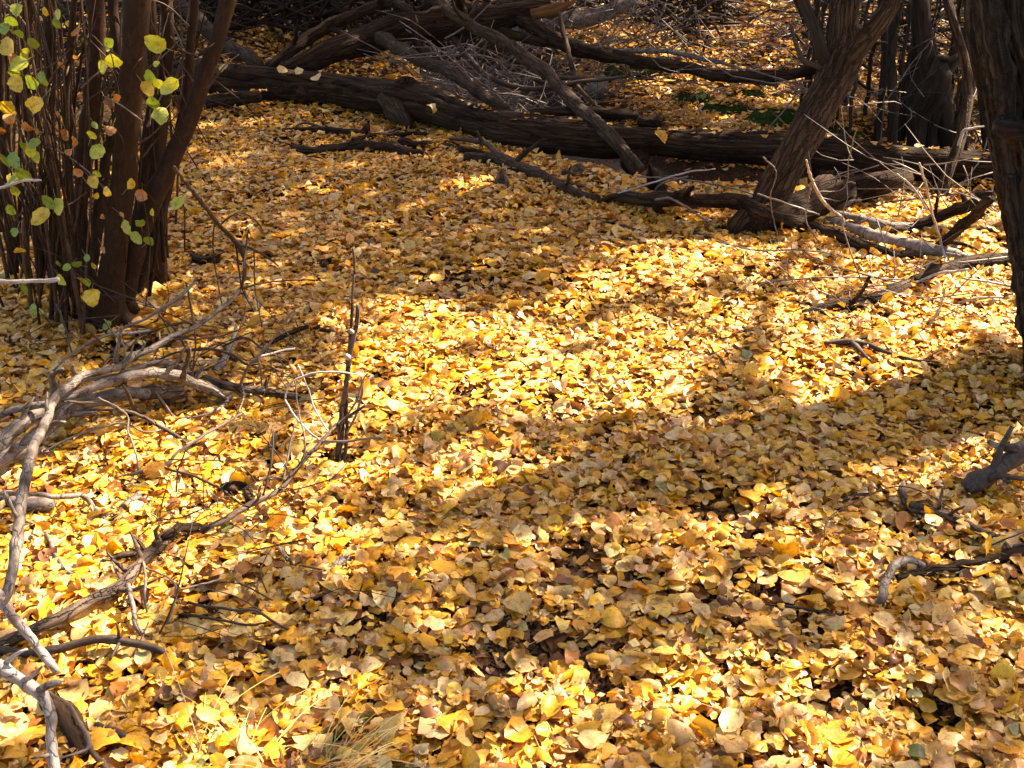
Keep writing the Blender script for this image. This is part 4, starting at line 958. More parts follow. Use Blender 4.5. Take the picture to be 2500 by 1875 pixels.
# --- slim upright shoots on the slope at the upper right
for k in range(42):
    px_ = random.uniform(1930, 2400); yv = random.uniform(6.5, 8.8)
    x_ = rdir(px_, 200)[0] / rdir(px_, 200)[1] * yv
    z_ = terr_s(x_, yv)
    h_ = random.uniform(1.2, 2.6); lx, ly = random.uniform(-.35, .35), random.uniform(-.2, .2)
    r_ = random.uniform(.006, .016)
    where = 'just right of the leaning trunk' if px_ < 2110 else ('left of the dark clump' if px_ < 2215 else ('by the dark clump' if px_ < 2330 else 'beside the big furrowed trunk'))
    if px_ < 2020: where = 'behind the leaning trunk'
    lb_s = f"{'stout' if r_ > .012 else ('thin' if r_ < .009 else 'slim')} {'far' if yv > 7.8 else ('near' if yv < 7.1 else 'middle')} bare shoot {'leaning left' if lx < -.12 else ('leaning right' if lx > .12 else 'standing upright')} {where}"
    e = empty('shoot', (x_, yv, z_), lb_s, 'shoot', 'slim bare shoots at the upper right')
    mb = MB()
    world_tube(mb, [(x_, yv, z_ - .03), (x_ + lx * .2 + random.uniform(-.05, .05), yv + ly * .3, z_ + h_ * .3), (x_ + lx * .6 + random.uniform(-.07, .07), yv + ly * .7, z_ + h_ * .65), (x_ + lx, yv + ly, z_ + h_)], [r_, r_ * .9, r_ * .7, r_ * .3], sides=7, rough=.05, gnarl=.5)
    mb.build('stem', M['far' if k % 3 else 'lean'], e)
    for q in range(3):
        mb = MB()
        u = random.uniform(.1, .8); a0 = np.array([x_ + lx * u, yv + ly * u, z_ + h_ * u]); d = np.array([random.uniform(-.4, .4), random.uniform(-.3, .3), random.uniform(.0, .35)])
        world_tube(mb, [a0, a0 + d * .5 + [0, 0, .03], a0 + d], [.004, .003, .0015], sides=4, rough=0)
        mb.build('twig', M['twig_dark'], e)
#@@PART4
# ------------------------------------------------------------------ leaves
def leaf_grid(rng, P, size, yaw, tilt, tax, rows, cols, curl=1.0, flat=False):
    N = len(P)
    t = np.linspace(0, 1, rows); s = np.linspace(-1, 1, cols)
    Tt, Ss = np.meshgrid(t, s, indexing='ij')
    prof = np.sin(math.pi * np.clip(Tt, 0, 1) ** 0.76) ** 0.62
    Tn = Tt
    prof = np.where(Tt > .82, prof * (1 - .18 * (Tt - .82) / .18), prof)
    hw = (size * rng.uniform(.27, .52, N))[:, None, None]
    L = size[:, None, None]
    asym = rng.normal(0, .08, N)[:, None, None]
    cut = rng.random(N) < .16
    Tc = np.clip(Tt * .68, 0, 1)
    pc = np.sin(math.pi * Tc ** 0.74) ** 0.72
    prof = np.where(cut[:, None, None], pc[None], prof[None])
    x = Ss[None] * prof * hw * (1 + asym * np.sign(Ss)[None])
    if rows >= 7:
        edge = (np.abs(Ss) > .99) * np.where(np.arange(rows)[:, None] % 2 == 0, 1, -1)
        x = x * (1 + .055 * edge[None] + .05 * rng.normal(size=(N, rows, cols)) * (np.abs(Ss) > .99)[None])
    y = (Tt[None] - .5) * L - .10 * L * np.abs(Ss)[None] * (1 - Tt[None]) ** 2
    z = np.zeros_like(x)
    k1 = (rng.normal(0, .8, N) * curl)[:, None, None] / (hw + 1e-6)
    fold = (rng.normal(.12, .22, N) * curl)[:, None, None]
    z = z + fold * np.abs(x) + .05 * L * curl * np.sin(rng.random(N)[:, None, None] * 6.28 + Tt[None] * rng.uniform(3, 9, N)[:, None, None]) * Ss[None]
    if rows >= 4:
        z = z + L * .022 * curl * rng.normal(size=x.shape)
    z = z + (1 - np.cos(np.clip(k1 * x, -1.9, 1.9))) / np.where(np.abs(k1) < 1e-3, 1e-3, k1)
    x = np.sin(np.clip(k1 * x, -1.9, 1.9)) / np.where(np.abs(k1) < 1e-3, 1e-3, k1)
    k2 = (rng.normal(0, .65, N) * curl)[:, None, None] / (L * .5)
    k2 = np.where(np.abs(k2) < 1e-3, 1e-3, k2)
    z = z + (1 - np.cos(k2 * y)) / k2
    y = np.sin(k2 * y) / k2
    V = np.stack([x, y, z], -1).reshape(N, -1, 3)
    V = V - V.mean(1, keepdims=True)
    c, sn = np.cos(yaw), np.sin(yaw)
    Rz = np.zeros((N, 3, 3)); Rz[:, 0, 0] = c; Rz[:, 0, 1] = -sn; Rz[:, 1, 0] = sn; Rz[:, 1, 1] = c; Rz[:, 2, 2] = 1
    ax = np.stack([np.cos(tax), np.sin(tax), np.zeros(N)], -1)
    ct, st = np.cos(tilt), np.sin(tilt)
    K = np.zeros((N, 3, 3)); K[:, 0, 2] = ax[:, 1]; K[:, 1, 2] = -ax[:, 0]; K[:, 2, 0] = -ax[:, 1]; K[:, 2, 1] = ax[:, 0]
    Rt = np.eye(3)[None] + st[:, None, None] * K + (1 - ct)[:, None, None] * (K @ K)
    V = np.einsum('nij,nvj->nvi', Rt @ Rz, V) + P[:, None, :]
    uv = np.broadcast_to(np.stack([Ss, Tt], -1).reshape(1, -1, 2), (N, rows * cols, 2))
    i, j = np.meshgrid(np.arange(rows - 1), np.arange(cols - 1), indexing='ij')
    F1 = np.stack([i * cols + j, i * cols + j + 1, (i + 1) * cols + j + 1, (i + 1) * cols + j], -1).reshape(-1, 4)
    return V, uv, F1


def quads_mesh(name, V, F, col, uv, mat):
    """V (n,3) F (m,4) col (n,3) uv (n,2) as one mesh"""
    me = bpy.data.meshes.new(name)
    n, m_ = len(V), len(F)
    me.vertices.add(n); me.vertices.foreach_set('co', V.astype(np.float32).ravel())
    me.loops.add(m_ * 4); me.loops.foreach_set('vertex_index', F.astype(np.int32).ravel())
    me.polygons.add(m_)
    me.polygons.foreach_set('loop_start', np.arange(0, m_ * 4, 4, dtype=np.int32))
    me.polygons.foreach_set('loop_total', np.full(m_, 4, np.int32))
    me.polygons.foreach_set('use_smooth', np.ones(m_, bool))
    me.update(calc_edges=True)
    a = me.attributes.new('col', 'FLOAT_COLOR', 'POINT')
    a.data.foreach_set('color', np.concatenate([col, np.ones((n, 1))], 1).astype(np.float32).ravel())
    a = me.attributes.new('luv', 'FLOAT_VECTOR', 'POINT')
    a.data.foreach_set('vector', np.concatenate([uv, np.zeros((n, 1))], 1).astype(np.float32).ravel())
    me.materials.append(mat)
    return me


PAL = np.array([(.65, .35, .026), (.59, .285, .018), (.68, .43, .090), (.68, .485, .215), (.58, .375, .14), (.43, .21, .045), (.36, .14, .022), (.19, .075, .025), (.27, .28, .12), (.13, .16, .045)])
PNAME = ['golden yellow', 'deep yellow', 'pale yellow', 'cream', 'tan', 'light brown', 'orange brown', 'dark brown', 'grey green', 'green']


def leaf_cols(rng, N, deep):
    w = np.array([.22, .15, .18, .17, .13, .065, .055, .02, .004, .002])
    k = rng.choice(len(PAL), N, p=w / w.sum())
    low = deep & (rng.random(N) < .32)
    k = np.where(low, rng.choice([5, 6, 7], N), k)
    c = PAL[k] * rng.uniform(.82, 1.12, (N, 1)) * (1 + rng.normal(0, .05, (N, 3)))
    return np.clip(c, .005, .9), k


ROCKS = [(1885, 306, .20, .12, .09), (1780, 282, .16, .11, .07), (1690, 252, .17, .11, .07), (1820, 244, .14, .1, .06), (1570, 186, .14, .1, .10), (2052, 342, .15, .12, .07)]
LOG_TOPS = [([(1050, 258, 44, 'y', 6.9), (1190, 304, 40, 'y', 6.5), (1285, 322, 44, 'y', 6.25), (1475, 342, 44, 'y', 6.1), (1600, 346, 33, 'y', 6.08), (1800, 360, 40, 'y', 5.95), (2007, 370, 40, 'y', 5.83), (2210, 398, 42, 'y', 5.6), (2450, 412, 40, 'y', 5.5)], 90),
            ([(430, 250, 14, 'y', 7.45), (530, 246, 16, 'y', 7.3), (634, 236, 15, 'y', 7.28)], 26), ([(1511, 485, 13), (1606, 484, 18, .11), (1717, 492, 16, .12), (1811, 498, 18, .12)], 5),
            ([(1850, 545, 40), (1905, 526, 44), (1985, 498, 42), (2080, 468, 36)], 6), ([(2020, 538, 15), (2129, 574, 18), (2292, 616, 18)], 5)]
litter = dict(V=[], F=[], c=[], uv=[])
off = 0
SINGLE = []
CAND = []


def scatter(rng, y0, y1, dens, rows, cols, size, margin, layer, near=False, inner=None, mould=False):
    global off
    hwx = lambda y: .50 * y + margin
    W = hwx(y1)
    n = int(dens * 2 * W * (y1 - y0))
    x = rng.uniform(-W, W, n); y = rng.uniform(y0, y1, n)
    ok = np.abs(x) < hwx(y)
    if inner is not None: ok &= np.abs(x) > .50 * y + inner
    b = bare(x, y)
    if not mould: ok &= rng.random(n) > b * .80
    ok &= ~((creek_dist(x, y) < .46) & (y > 5.4) & (rng.random(n) < .93))
    # uneven litter
    ok &= rng.random(n) > np.clip(.36 - .9 * vnoise(x * 4.1 + 3, y * 4.1, 4), 0, .3)
    x, y = x[ok], y[ok]; n = len(x)
    sz = np.clip(size * np.exp(rng.normal(0, .34, n)), size * .4, size * 1.95)
    u = rng.random(n)
    heap = .5 + vnoise(x * 5, y * 5, 5)
    tilt = np.abs(rng.normal(0, .16, n)); steep = rng.random(n) < .09
    tilt = np.where(steep, rng.uniform(.5, 1.35, n), tilt)
    z = terr(x, y) + .004 + u * layer * heap + np.sin(tilt) * sz * .22
    P = np.stack([x, y, z], -1)
    V, uv, F1 = leaf_grid(rng, P, sz, rng.random(n) * 6.28, tilt, rng.random(n) * 6.28, rows, cols)
    c, k = leaf_cols(rng, n, u < .3)
    if mould: c = PAL[rng.choice([4, 5, 6, 7], n)] * rng.uniform(.45, .8, (n, 1))
    nv = rows * cols
    keep = np.ones(n, bool)
    if near:
        px, py, zz = project(P)
        score = sz / zz * (1 + .35 * u) * (1 - .4 * (tilt > .8))
        vis = (px > 25) & (px < 2475) & (py > 60) & (py < 1850) & (u > .55)
        idx = np.where(vis)[0]
        idx = idx[np.argsort(-score[idx])][:278]
        keep[idx] = False
        for q in idx:
            SINGLE.append((V[q], F1, c[q], uv[q], PNAME[k[q]], px[q], py[q], P[q], tilt[q]))
    Vk = V[keep]; m_ = len(Vk)
    F = (F1[None] + (np.arange(m_) * nv)[:, None, None] + off).reshape(-1, 4)
    litter['V'].append(Vk.reshape(-1, 3)); litter['F'].append(F)
    litter['c'].append(np.repeat(c[keep], nv, 0)); litter['uv'].append(uv[keep].reshape(-1, 2))
    off += m_ * nv
    return m_


rng = np.random.default_rng(21)
n1 = scatter(rng, 1.25, 2.75, 4700, 7, 4, .0340, .45, .034, near=True)
n2 = scatter(rng, 2.75, 3.7, 4300, 5, 4, .0345, .45, .034)
n2 += scatter(rng, 3.7, 5.2, 3700, 5, 3, .0355, .45, .036)
n3 = scatter(rng, 5.2, 7.6, 2600, 3, 3, .037, .45, .038)
n4 = scatter(rng, 7.6, 11.0, 1050, 3, 3, .044, .5, .05)
ne = scatter(rng, 1.25, 4.5, 1700, 3, 3, .046, 1.7, .036, inner=.45)
ne += scatter(rng, 4.5, 9.0, 800, 3, 3, .054, 1.7, .04, inner=.45)
ne += scatter(rng, .2, 1.25, 2500, 3, 3, .042, 1.0, .036)
nm_ = scatter(rng, 1.25, 4.2, 1300, 3, 3, .036, .45, .006, mould=True)
nf = scatter(rng, 1.25, 3.9, 2400, 3, 2, .0155, .4, .040)
print('leaves', n1, n2, n3, n4)


def extra(P, size, tilt):
    global off
    n = len(P)
    V, uv, F1 = leaf_grid(rng, P, size, rng.random(n) * 6.28, tilt, rng.random(n) * 6.28, 5, 3, curl=.8)
    c, k = leaf_cols(rng, n, np.zeros(n, bool))
    litter['V'].append(V.reshape(-1, 3)); litter['F'].append((F1[None] + (np.arange(n) * 15)[:, None, None] + off).reshape(-1, 4))
    litter['c'].append(np.repeat(c, 15, 0)); litter['uv'].append(uv.reshape(-1, 2)); off += n * 15


for spec_, cnt in LOG_TOPS:
    q = [pt(a) for a in spec_]
    C_, R_ = catmull([a for a, r in q], [r for a, r in q], .05)
    k = rng.integers(0, len(C_), cnt)
    a = rng.normal(0, .35, cnt)
    P = C_[k] + np.stack([np.zeros(cnt), -np.sin(a) * R_[k], np.cos(a) * R_[k] + .004], -1) + rng.normal(0, .02, (cnt, 3)) * [1, 0, 0]
    extra(P, rng.uniform(.028, .05, cnt), np.abs(rng.normal(0, .25, cnt)))
for (px, py, rx, ry, rz) in ROCKS:
    b, _ = on_ground(px, py)
    m_ = 46
    a = rng.random(m_) * 6.28; d = np.sqrt(rng.random(m_)) * .8
    P = np.stack([b[0] + np.cos(a) * d * rx, b[1] + np.sin(a) * d * ry, b[2] + rz * .25 + rz * np.sqrt(1 - d * d) * 1.12 + .012], -1)
    extra(P, rng.uniform(.03, .05, m_), np.abs(rng.normal(0, .4, m_)))
me = quads_mesh('leaf_litter', np.vstack(litter['V']), np.vstack(litter['F']), np.vstack(litter['c']), np.vstack(litter['uv']), M['leaf'])
o = bpy.data.objects.new('leaf_litter', me); COL.objects.link(o)
tag(o, 'deep carpet of yellow and tan fallen leaves covering the woodland floor', 'leaves', kind='stuff')


def petiole(V, cols=4):
    """thin stalk from the leaf base as two crossed quads' worth of a 3-sided tube"""
    base = V[0]; d = V[0] - V[cols // 2 + cols * 3]
    d = d / (np.linalg.norm(d) + 1e-9)
    e = base + d * .026 + np.array([0, 0, random.uniform(-.006, .006)])
    s1 = np.cross(d, [0, 0, 1.0]); s1 /= np.linalg.norm(s1) + 1e-9
    s2 = np.cross(d, s1); w = .0011
    ring = [s1 * w, -s1 * .5 * w + s2 * .87 * w, -s1 * .5 * w - s2 * .87 * w]
    return np.array([base + r for r in ring] + [e + r * .8 for r in ring]), np.array([[0, 1, 4, 3], [1, 2, 5, 4], [2, 0, 3, 5]])


def zone(px, py):
    if px < 420: return 'by the lower left branches'
    if px < 980: return 'by the dry grass'
    if px < 1500: return 'at bottom centre'
    if px < 2080: return 'left of the dark hollow'
    return 'round the dark hollow'


for (V, F1, c, uv, cn, px, py, P, tl) in SINGLE:
    pv, pf = petiole(V)
    nv = len(V)
    VV = np.vstack([V, pv]) - P; FF = np.vstack([F1, pf + nv])
    cc = np.vstack([np.repeat(c[None], nv, 0), np.repeat((np.array([.45, .28, .09]))[None], 6, 0)])
    uu = np.vstack([uv, np.full((6, 2), .5)])
    me = quads_mesh('fallen_leaf', VV, FF, cc, uu, M['leaf'])
    o = bpy.data.objects.new('fallen_leaf', me); COL.objects.link(o); o.location = P.tolist()
    st = 'standing on edge' if tl > .6 else ('tilted' if tl > .25 else 'lying flat')
    tip = V[-2] - V[1]
    dr = ('right' if tip[0] > 0 else 'left') if abs(tip[0]) > abs(tip[1]) else ('away' if tip[1] > 0 else 'near')
    sz_ = np.linalg.norm(tip)
    lab = f'{"large " if sz_ > .052 else ("small " if sz_ < .042 else "")}{cn} fallen leaf {st}, tip {dr}, {zone(px, py)}'
    tag(o, lab, 'leaf', 'nearest fallen leaves, ' + lab)
# --- leaves lying on the logs, set apart from the litter
ONLOG = [(546, 165, 13, 7.52, 'cream fallen leaf on the left end of the long log'), (690, 170, 15, 7.45, 'cream fallen leaf on top of the long log below the bent pole'),
         (731, 173, 13, 7.4, 'small cream leaf on top of the long log left of the folded one'), (772, 187, 17, 7.36, 'folded cream leaf on the face of the long log'),
         (957, 239, 13, 7.02, 'curled cream leaf by the knot of the long log'), (1054, 262, 17, 6.7, 'round cream leaf stuck on the log right of the knot'),
         (1314, 292, 14, 6.18, 'cream leaf on the log left of the slanting pole'), (1613, 332, 21, 5.98, 'round orange leaf stuck on the log right of the slanting pole'),
         (1860, 488, 20, 4.82, 'orange leaf on the foot of the leaning tree'), (2120, 600, 22, 4.62, 'yellow leaf lying over the hooked log end'), (2262, 549, 24, 4.9, 'large yellow leaf hanging before the grey pole')]
for (px, py, r, yv, lb) in ONLOG:
    P, rr = pt((px, py, r, 'y', yv))
    V, uv, F1 = leaf_grid(rng, np.zeros((1, 3)), np.array([rr * 1.75]), rng.random(1) * 6.28, np.array([rng.uniform(.6, 1.2)]), np.array([rng.normal(0, .5)]), 8, 5, curl=.9)
    cn = (.68, .50, .22) if 'cream' in lb else ((.60, .31, .03) if 'orange' in lb else (.70, .46, .05))
    me = quads_mesh('fallen_leaf', V[0], F1, np.repeat(np.array([cn]), 40, 0), uv[0], M['leaf'])
    o = bpy.data.objects.new('fallen_leaf', me); COL.objects.link(o); o.location = P.tolist()
    tag(o, lb, 'leaf')

# --- living leaves of the shrub (px, py, half size px, colour, world y offset towards the viewer)
GR, YG, YE, TA = (.17, .26, .035), (.33, .37, .045), (.56, .41, .045), (.36, .16, .045)
SL = [(40, 24, 14, YG), (28, 52, 14, GR), (10, 70, 14, GR), (42, 83, 13, GR), (18, 115, 22, YE), (62, 130, 18, YG), (33, 141, 11, TA), (80, 105, 16, GR), (45, 158, 20, YG), (35, 175, 20, GR), (40, 205, 20, YE),
      (76, 200, 17, GR), (102, 190, 13, GR), (110, 202, 8, YG), (86, 254, 17, YE), (22, 265, 26, YE), (25, 290, 16, TA), (110, 28, 12, YE), (142, 36, 12, YG), (138, 55, 12, GR), (184, 78, 12, TA), (266, 105, 12, GR),
      (262, 121, 6, YG), (276, 148, 19, YG), (250, 164, 15, YG), (378, 105, 24, YG), (381, 156, 8, YG), (366, 186, 16, GR), (412, 212, 24, YG), (386, 205, 12, YG), (361, 219, 18, YE), (373, 250, 19, GR), (392, 280, 17, YG),
      (60, 355, 16, GR), (82, 350, 15, GR), (76, 365, 18, YG), (88, 384, 14, YG), (10, 390, 20, GR), (34, 393, 20, GR), (55, 425, 20, GR), (28, 440, 20, YG), (36, 465, 16, YG), (236, 371, 19, YG), (224, 328, 12, YG), (232, 306, 10, GR),
      (320, 447, 17, YE), (228, 445, 19, YE), (238, 424, 11, GR), (262, 468, 13, YE), (235, 478, 10, YE), (310, 557, 19, YG), (343, 546, 12, GR), (334, 582, 17, YG), (364, 587, 12, GR), (432, 497, 17, YG), (372, 518, 9, YG),
      (98, 530, 25, YE), (118, 493, 18, GR), (142, 506, 19, YG), (48, 611, 13, YE), (36, 568, 10, GR), (142, 643, 10, GR), (162, 653, 10, GR), (187, 645, 11, GR), (212, 629, 9, GR), (228, 648, 9, YG), (150, 684, 14, YG), (200, 685, 20, YG),
      (224, 727, 22, YE), (58, 705, 12, GR), (82, 755, 12, GR), (26, 512, 14, GR), (298, 525, 9, TA), (250, 530, 10, TA), (252, 610, 9, TA), (185, 140, 9, TA), (160, 330, 14, TA), (180, 345, 13, TA), (170, 370, 12, TA), (190, 420, 12, TA), (345, 478, 14, TA), (70, 310, 13, TA), (90, 320, 10, TA), (195, 235, 12, TA), (270, 320, 12, TA), (285, 240, 12, TA), (260, 795, 12, GR), (270, 815, 11, GR), (140, 280, 11, TA), (150, 160, 10, TA), (168, 60, 10, YE)]
BR = (.26, .10, .03)
rs = random.Random(4)
for _ in range(16):
    SL.append((rs.uniform(0, 330), rs.uniform(120, 800), rs.uniform(8, 15), (BR, TA, BR, YE)[rs.randrange(4)]))
for k, (px, py, r, cn) in enumerate(SL):
    yv = ys_ - (.12 + .10 * random.random()) if k < 90 else ys_ + random.uniform(.2, .7)
    P, rr = pt((px, py, r, 'y', yv))
    N1 = np.array([random.uniform(-1.9, -1.1)])
    V, uv, F1 = leaf_grid(rng, np.zeros((1, 3)), np.array([rr * 2.25]), np.array([math.pi + random.uniform(-.8, .8)]), np.array([random.uniform(.7, 1.5)]), np.array([math.pi + random.uniform(-.5, .5) if k % 2 else random.uniform(-.5, .5)]), 8, 5, curl=.45 if cn != TA else 1.2)
    V = V[0] + P
    pv, pf = petiole(V, 5)
    VV = np.vstack([V, pv]); FF = np.vstack([F1, pf + 40])
    cc = np.vstack([np.repeat(np.array([cn]) * random.uniform(.85, 1.2), 40, 0), np.repeat(np.array([[.2, .16, .05]]), 6, 0)])
    me = quads_mesh('leaf', VV, FF, cc, np.vstack([uv[0], np.full((6, 2), .5)]), M['green'])
    o = bpy.data.objects.new('leaf', me); COL.objects.link(o); adopt(o, shrub)
    if k % 2 == 0:
        q = V[2]
        w_ = MB(); SEED[0] += 1
        w_.tube([q, q + [random.uniform(-.02, .02), .05, -.06], q + [random.uniform(-.06, .06), .14, -.22]], [.0014, .0018, .0025], sides=4, seed=SEED[0], rough=0)
        w_.build('twig', M['stem'], shrub)

# --- leaf mould crumbs and splinters in the bare patches
rg = np.random.default_rng(8)
vv, ff = [], []
for (ax, ay, r, dp) in PITS:
    for _ in range(170):
        a = rg.random() * 6.28; d = r * 1.5 * math.sqrt(rg.random())
        x, y = ax + math.cos(a) * d, ay + math.sin(a) * d * 1.2
        z = float(terr(x, y)) + rg.random() * .008
        l = rg.uniform(.004, .022); w = rg.uniform(.0015, .006); an = rg.random() * 6.28; tl = rg.normal(0, .3)
        dx, dy = math.cos(an) * l, math.sin(an) * l
        b0_ = len(vv)
        vv += [(x - dx, y - dy, z), (x + dy / l * w, y - dx / l * w, z + .004), (x + dx, y + dy, z + tl * l), (x - dy / l * w, y + dx / l * w, z + .003), (x, y, z + .007)]
        ff += [(b0_, b0_ + 1, b0_ + 4), (b0_ + 1, b0_ + 2, b0_ + 4), (b0_ + 2, b0_ + 3, b0_ + 4), (b0_ + 3, b0_, b0_ + 4)]
me = bpy.data.meshes.new('leaf_mould'); me.from_pydata(vv, [], ff); me.materials.append(M['debris'])
o = bpy.data.objects.new('leaf_mould', me); COL.objects.link(o)
tag(o, 'dark crumbs of leaf mould in the bare gaps between the fallen leaves', 'leaf mould', kind='stuff')


# --- dry grass at the bottom edge
def grass(px, py, n, ln, spread, bias, label, greens, seed):
    rg = np.random.default_rng(seed)
    b, _ = on_ground(px, py)
    V, F, C = [], [], []
    for k in range(n):
        x0 = b[0] + rg.normal(0, spread); y0 = b[1] + rg.normal(0, spread * .6)
        z0 = float(terr(x0, y0)) + .005
        an = bias[0] + rg.normal(0, bias[1]); L = ln * rg.uniform(.5, 1.15); el = rg.uniform(.35, 1.25); dr = rg.uniform(.6, 2.0)
        col = (.16, .24, .03) if rg.random() < greens else ((.62, .44, .14) if rg.random() < .6 else (.50, .30, .16))
        col = np.array(col) * rg.uniform(.8, 1.15)
        p = np.array([x0, y0, z0]); w = rg.uniform(.0011, .0021)
        o_ = len(V)
        ns = 8
        for s in range(ns + 1):
            u = s / ns
            e = el - dr * u
            d = np.array([math.cos(an) * math.cos(e), math.sin(an) * math.cos(e), math.sin(e)])
            if s: p = p + d * L / ns
            p[2] = max(p[2], float(terr(p[0], p[1])) + .03 * u)
            side = np.array([-math.sin(an), math.cos(an), 0]) * w * (1 - .8 * u)
            V += [p - side, p + [0, 0, w * .8], p + side]; C += [col] * 3
            if s:
                a = o_ + (s - 1) * 3
                F += [[a, a + 1, a + 4, a + 3], [a + 1, a + 2, a + 5, a + 4]]
    V = np.array(V); off_ = np.array([b[0], b[1], b[2]])
    me = quads_mesh('grass_tuft', V - off_, np.array(F), np.array(C), np.zeros((len(V), 2)), M['grass'])
    o = bpy.data.objects.new('grass_tuft', me); COL.objects.link(o); o.location = off_.tolist()
    tag(o, label, 'grass')


grass(800, 1912, 75, .18, .028, (.35, .45), 'low dense tuft of dry yellow and green grass at the bottom edge', .22, 1)
grass(560, 1880, 26, .23, .045, (1.4, 1.0), 'sparse tall dry straw grass blades left of the dense tuft', .05, 2)
grass(660, 1830, 14, .12, .05, (1.2, 1.2), 'few short green grass blades between the two dry tufts', .6, 3)

# ------------------------------------------------------------------ mossy stones, brush, far thicket
import bmesh
from mathutils import noise as mn


def rock(px, py, rx, ry, rz, label, moss, seed, name='mossy_rock', yv=None):
    b, t = on_ground(px, py)
    rot = (px * .7) % 6.28

    def surf(scale, top):
        bm = bmesh.new()
        bmesh.ops.create_icosphere(bm, subdivisions=4, radius=1)
        for v in bm.verts:
            p = v.co.copy()
            q = 1 + .38 * mn.noise(p * 1.3 + Vector((seed, 0, 0))) + .16 * mn.noise(p * 3.4 + Vector((0, seed, 0))) + .05 * mn.noise(p * 9)
            if top:
                q += .10 * mn.noise(p * 6 + Vector((seed, 9, 0))) + .05 * mn.noise(p * 17)
                q *= scale if p.z > -.1 + .5 * mn.noise(p * 2.0 + Vector((3, seed, 1))) else .90
            v.co = Vector((p.x * q * rx, p.y * q * ry, p.z * q * rz))
        bmesh.ops.rotate(bm, verts=bm.verts, matrix=Matrix.Rotation(rot, 3, 'Z'))
        return bm
    me = bpy.data.meshes.new(name)
    bm = surf(1, False); bm.to_mesh(me); bm.free()
    me.materials.append(M['rock'])
    me.polygons.foreach_set('use_smooth', np.ones(len(me.polygons), bool))
    o = bpy.data.objects.new(name, me); COL.objects.link(o)
    o.location = (b[0], b[1], float(b[2]) + rz * .25)
    tag(o, label, 'rock')
    if moss:
        me = bpy.data.meshes.new('moss'); bm = surf(1.05, True); bm.to_mesh(me); bm.free()
        me.materials.append(M['moss'])
        me.polygons.foreach_set('use_smooth', np.ones(len(me.polygons), bool))
        c = bpy.data.objects.new('moss', me); COL.objects.link(c); c.parent = o
    return o


rock(1885, 306, .20, .12, .09, 'largest mossy rock on the far creek bank left of the leaning trunk', True, 2)
rock(1780, 282, .16, .11, .07, 'mossy rock on the far bank above the round orange leaf', True, 5)
rock(1690, 252, .17, .11, .07, 'mossy rock on the far bank beside the brush, leftmost big one', True, 9)
rock(1820, 244, .14, .1, .06, 'mossy rock uphill behind the largest mossy rock', True, 12)
rock(1570, 186, .14, .1, .10, 'mossy rock half hidden behind the dark horizontal limb', True, 15)
rock(1500, 194, .09, .08, .07, 'small mossy rock seen between the pole and the limb', True, 19)
rock(1460, 226, .10, .08, .09, 'pale grey rock behind the slanting pole', False, 23, 'rock')
rock(2052, 342, .15, .12, .07, 'dark mossy rock right of the leaning trunk by the creek', True, 27)
rock(2060, 430, .11, .08, .06, 'speckled grey stone under the log right of the leaning trunk', False, 31, 'rock')
rock(2180, 434, .13, .09, .07, 'speckled grey stone beside the torn stump under the log', False, 35, 'rock')


def brush(name, label, spots, seed, mat):
    rg = np.random.default_rng(seed); mb = MB()
    for (px0, px1, py0, py1, hmax, n, lmin, lmax, r, *yr_) in spots:
        k = 0
        while k < n:
            px, py = rg.uniform(px0, px1), rg.uniform(py0, py1)
            if yr_:
                d = rdir(px, py); t = rg.uniform(*yr_) / d[1]
                b = np.array([0, 0, CAM_H]) + d * t
                n -= .2
                if not .0 < b[2] - terr_s(b[0], b[1]) < hmax: continue
            else:
                b, t = on_ground(px, py, rg.uniform(.02, hmax))
            k += 1
            a = rg.random() * 6.28; L = rg.uniform(lmin, lmax); el = rg.normal(0, .45)
            d = np.array([math.cos(a) * math.cos(el), .5 * math.sin(a) * math.cos(el), math.sin(el)])
            q = b + d * L * .5 + rg.normal(0, .08 * L, 3); e = b + d * L + rg.normal(0, .12 * L, 3)
            for w in (q, e): w[2] = max(w[2], terr_s(w[0], w[1]) + .02)
            rr = r * rg.uniform(.5, 1.4); SEED[0] += 1
            mb.tube([b, q, e], [rr, rr * .8, rr * .35], sides=4, seed=SEED[0], rough=0, step=L / 5)
    o = mb.build(name, M[mat])
    tag(o, label, 'brush', kind='stuff')


brush('brush_pile', 'tangled pile of dead grey twigs behind the long log', [(1090, 1480, 110, 300, .5, 300, .2, .7, .0045, 6.9, 8.6), (1170, 1420, 220, 290, .4, 150, .1, .35, .0035, 6.85, 7.5), (1000, 1250, 70, 230, .5, 90, .3, .8, .006, 7.6, 9), (1400, 1700, 160, 300, .4, 50, .3, .9, .004, 6.9, 8.5)], 1, 'twig')
brush('brush_pile', 'dead grey twig sprays standing on the leafy slope at the top', [(1560, 1900, -20, 150, .5, 130, .2, .8, .004, 8, 10.5), (1250, 1650, -20, 150, .6, 200, .3, .9, .005, 7.8, 10.5), (1900, 2420, -20, 320, .8, 300, .3, .9, .004, 6.4, 9.5)], 2, 'twig')
brush('root_wad', 'dark upturned roots and shaded brush on the slope at the top', [(1610, 1760, -40, 85, .6, 150, .15, .5, .012, 8.4, 9.6)], 6, 'far')
brush('dry_weeds', 'thin dry weed stalks standing on the sunny slope behind the log', [(1500, 2420, -20, 260, .35, 170, .15, .4, .0022, 7.2, 10.5)], 7, 'brown')
brush('thicket', 'dark tangle of undergrowth along the top behind logs and trees', [(430, 1060, -80, 70, .9, 900, .3, 1.0, .014, 8.9, 11.5), (1060, 1620, -60, 40, .7, 220, .3, .9, .010, 9, 11), (0, 420, -80, 260, .9, 300, .3, 1.0, .010, 6.5, 11), (1920, 2420, -40, 200, .9, 150, .4, 1.1, .010, 7.4, 10.5)], 3, 'far')
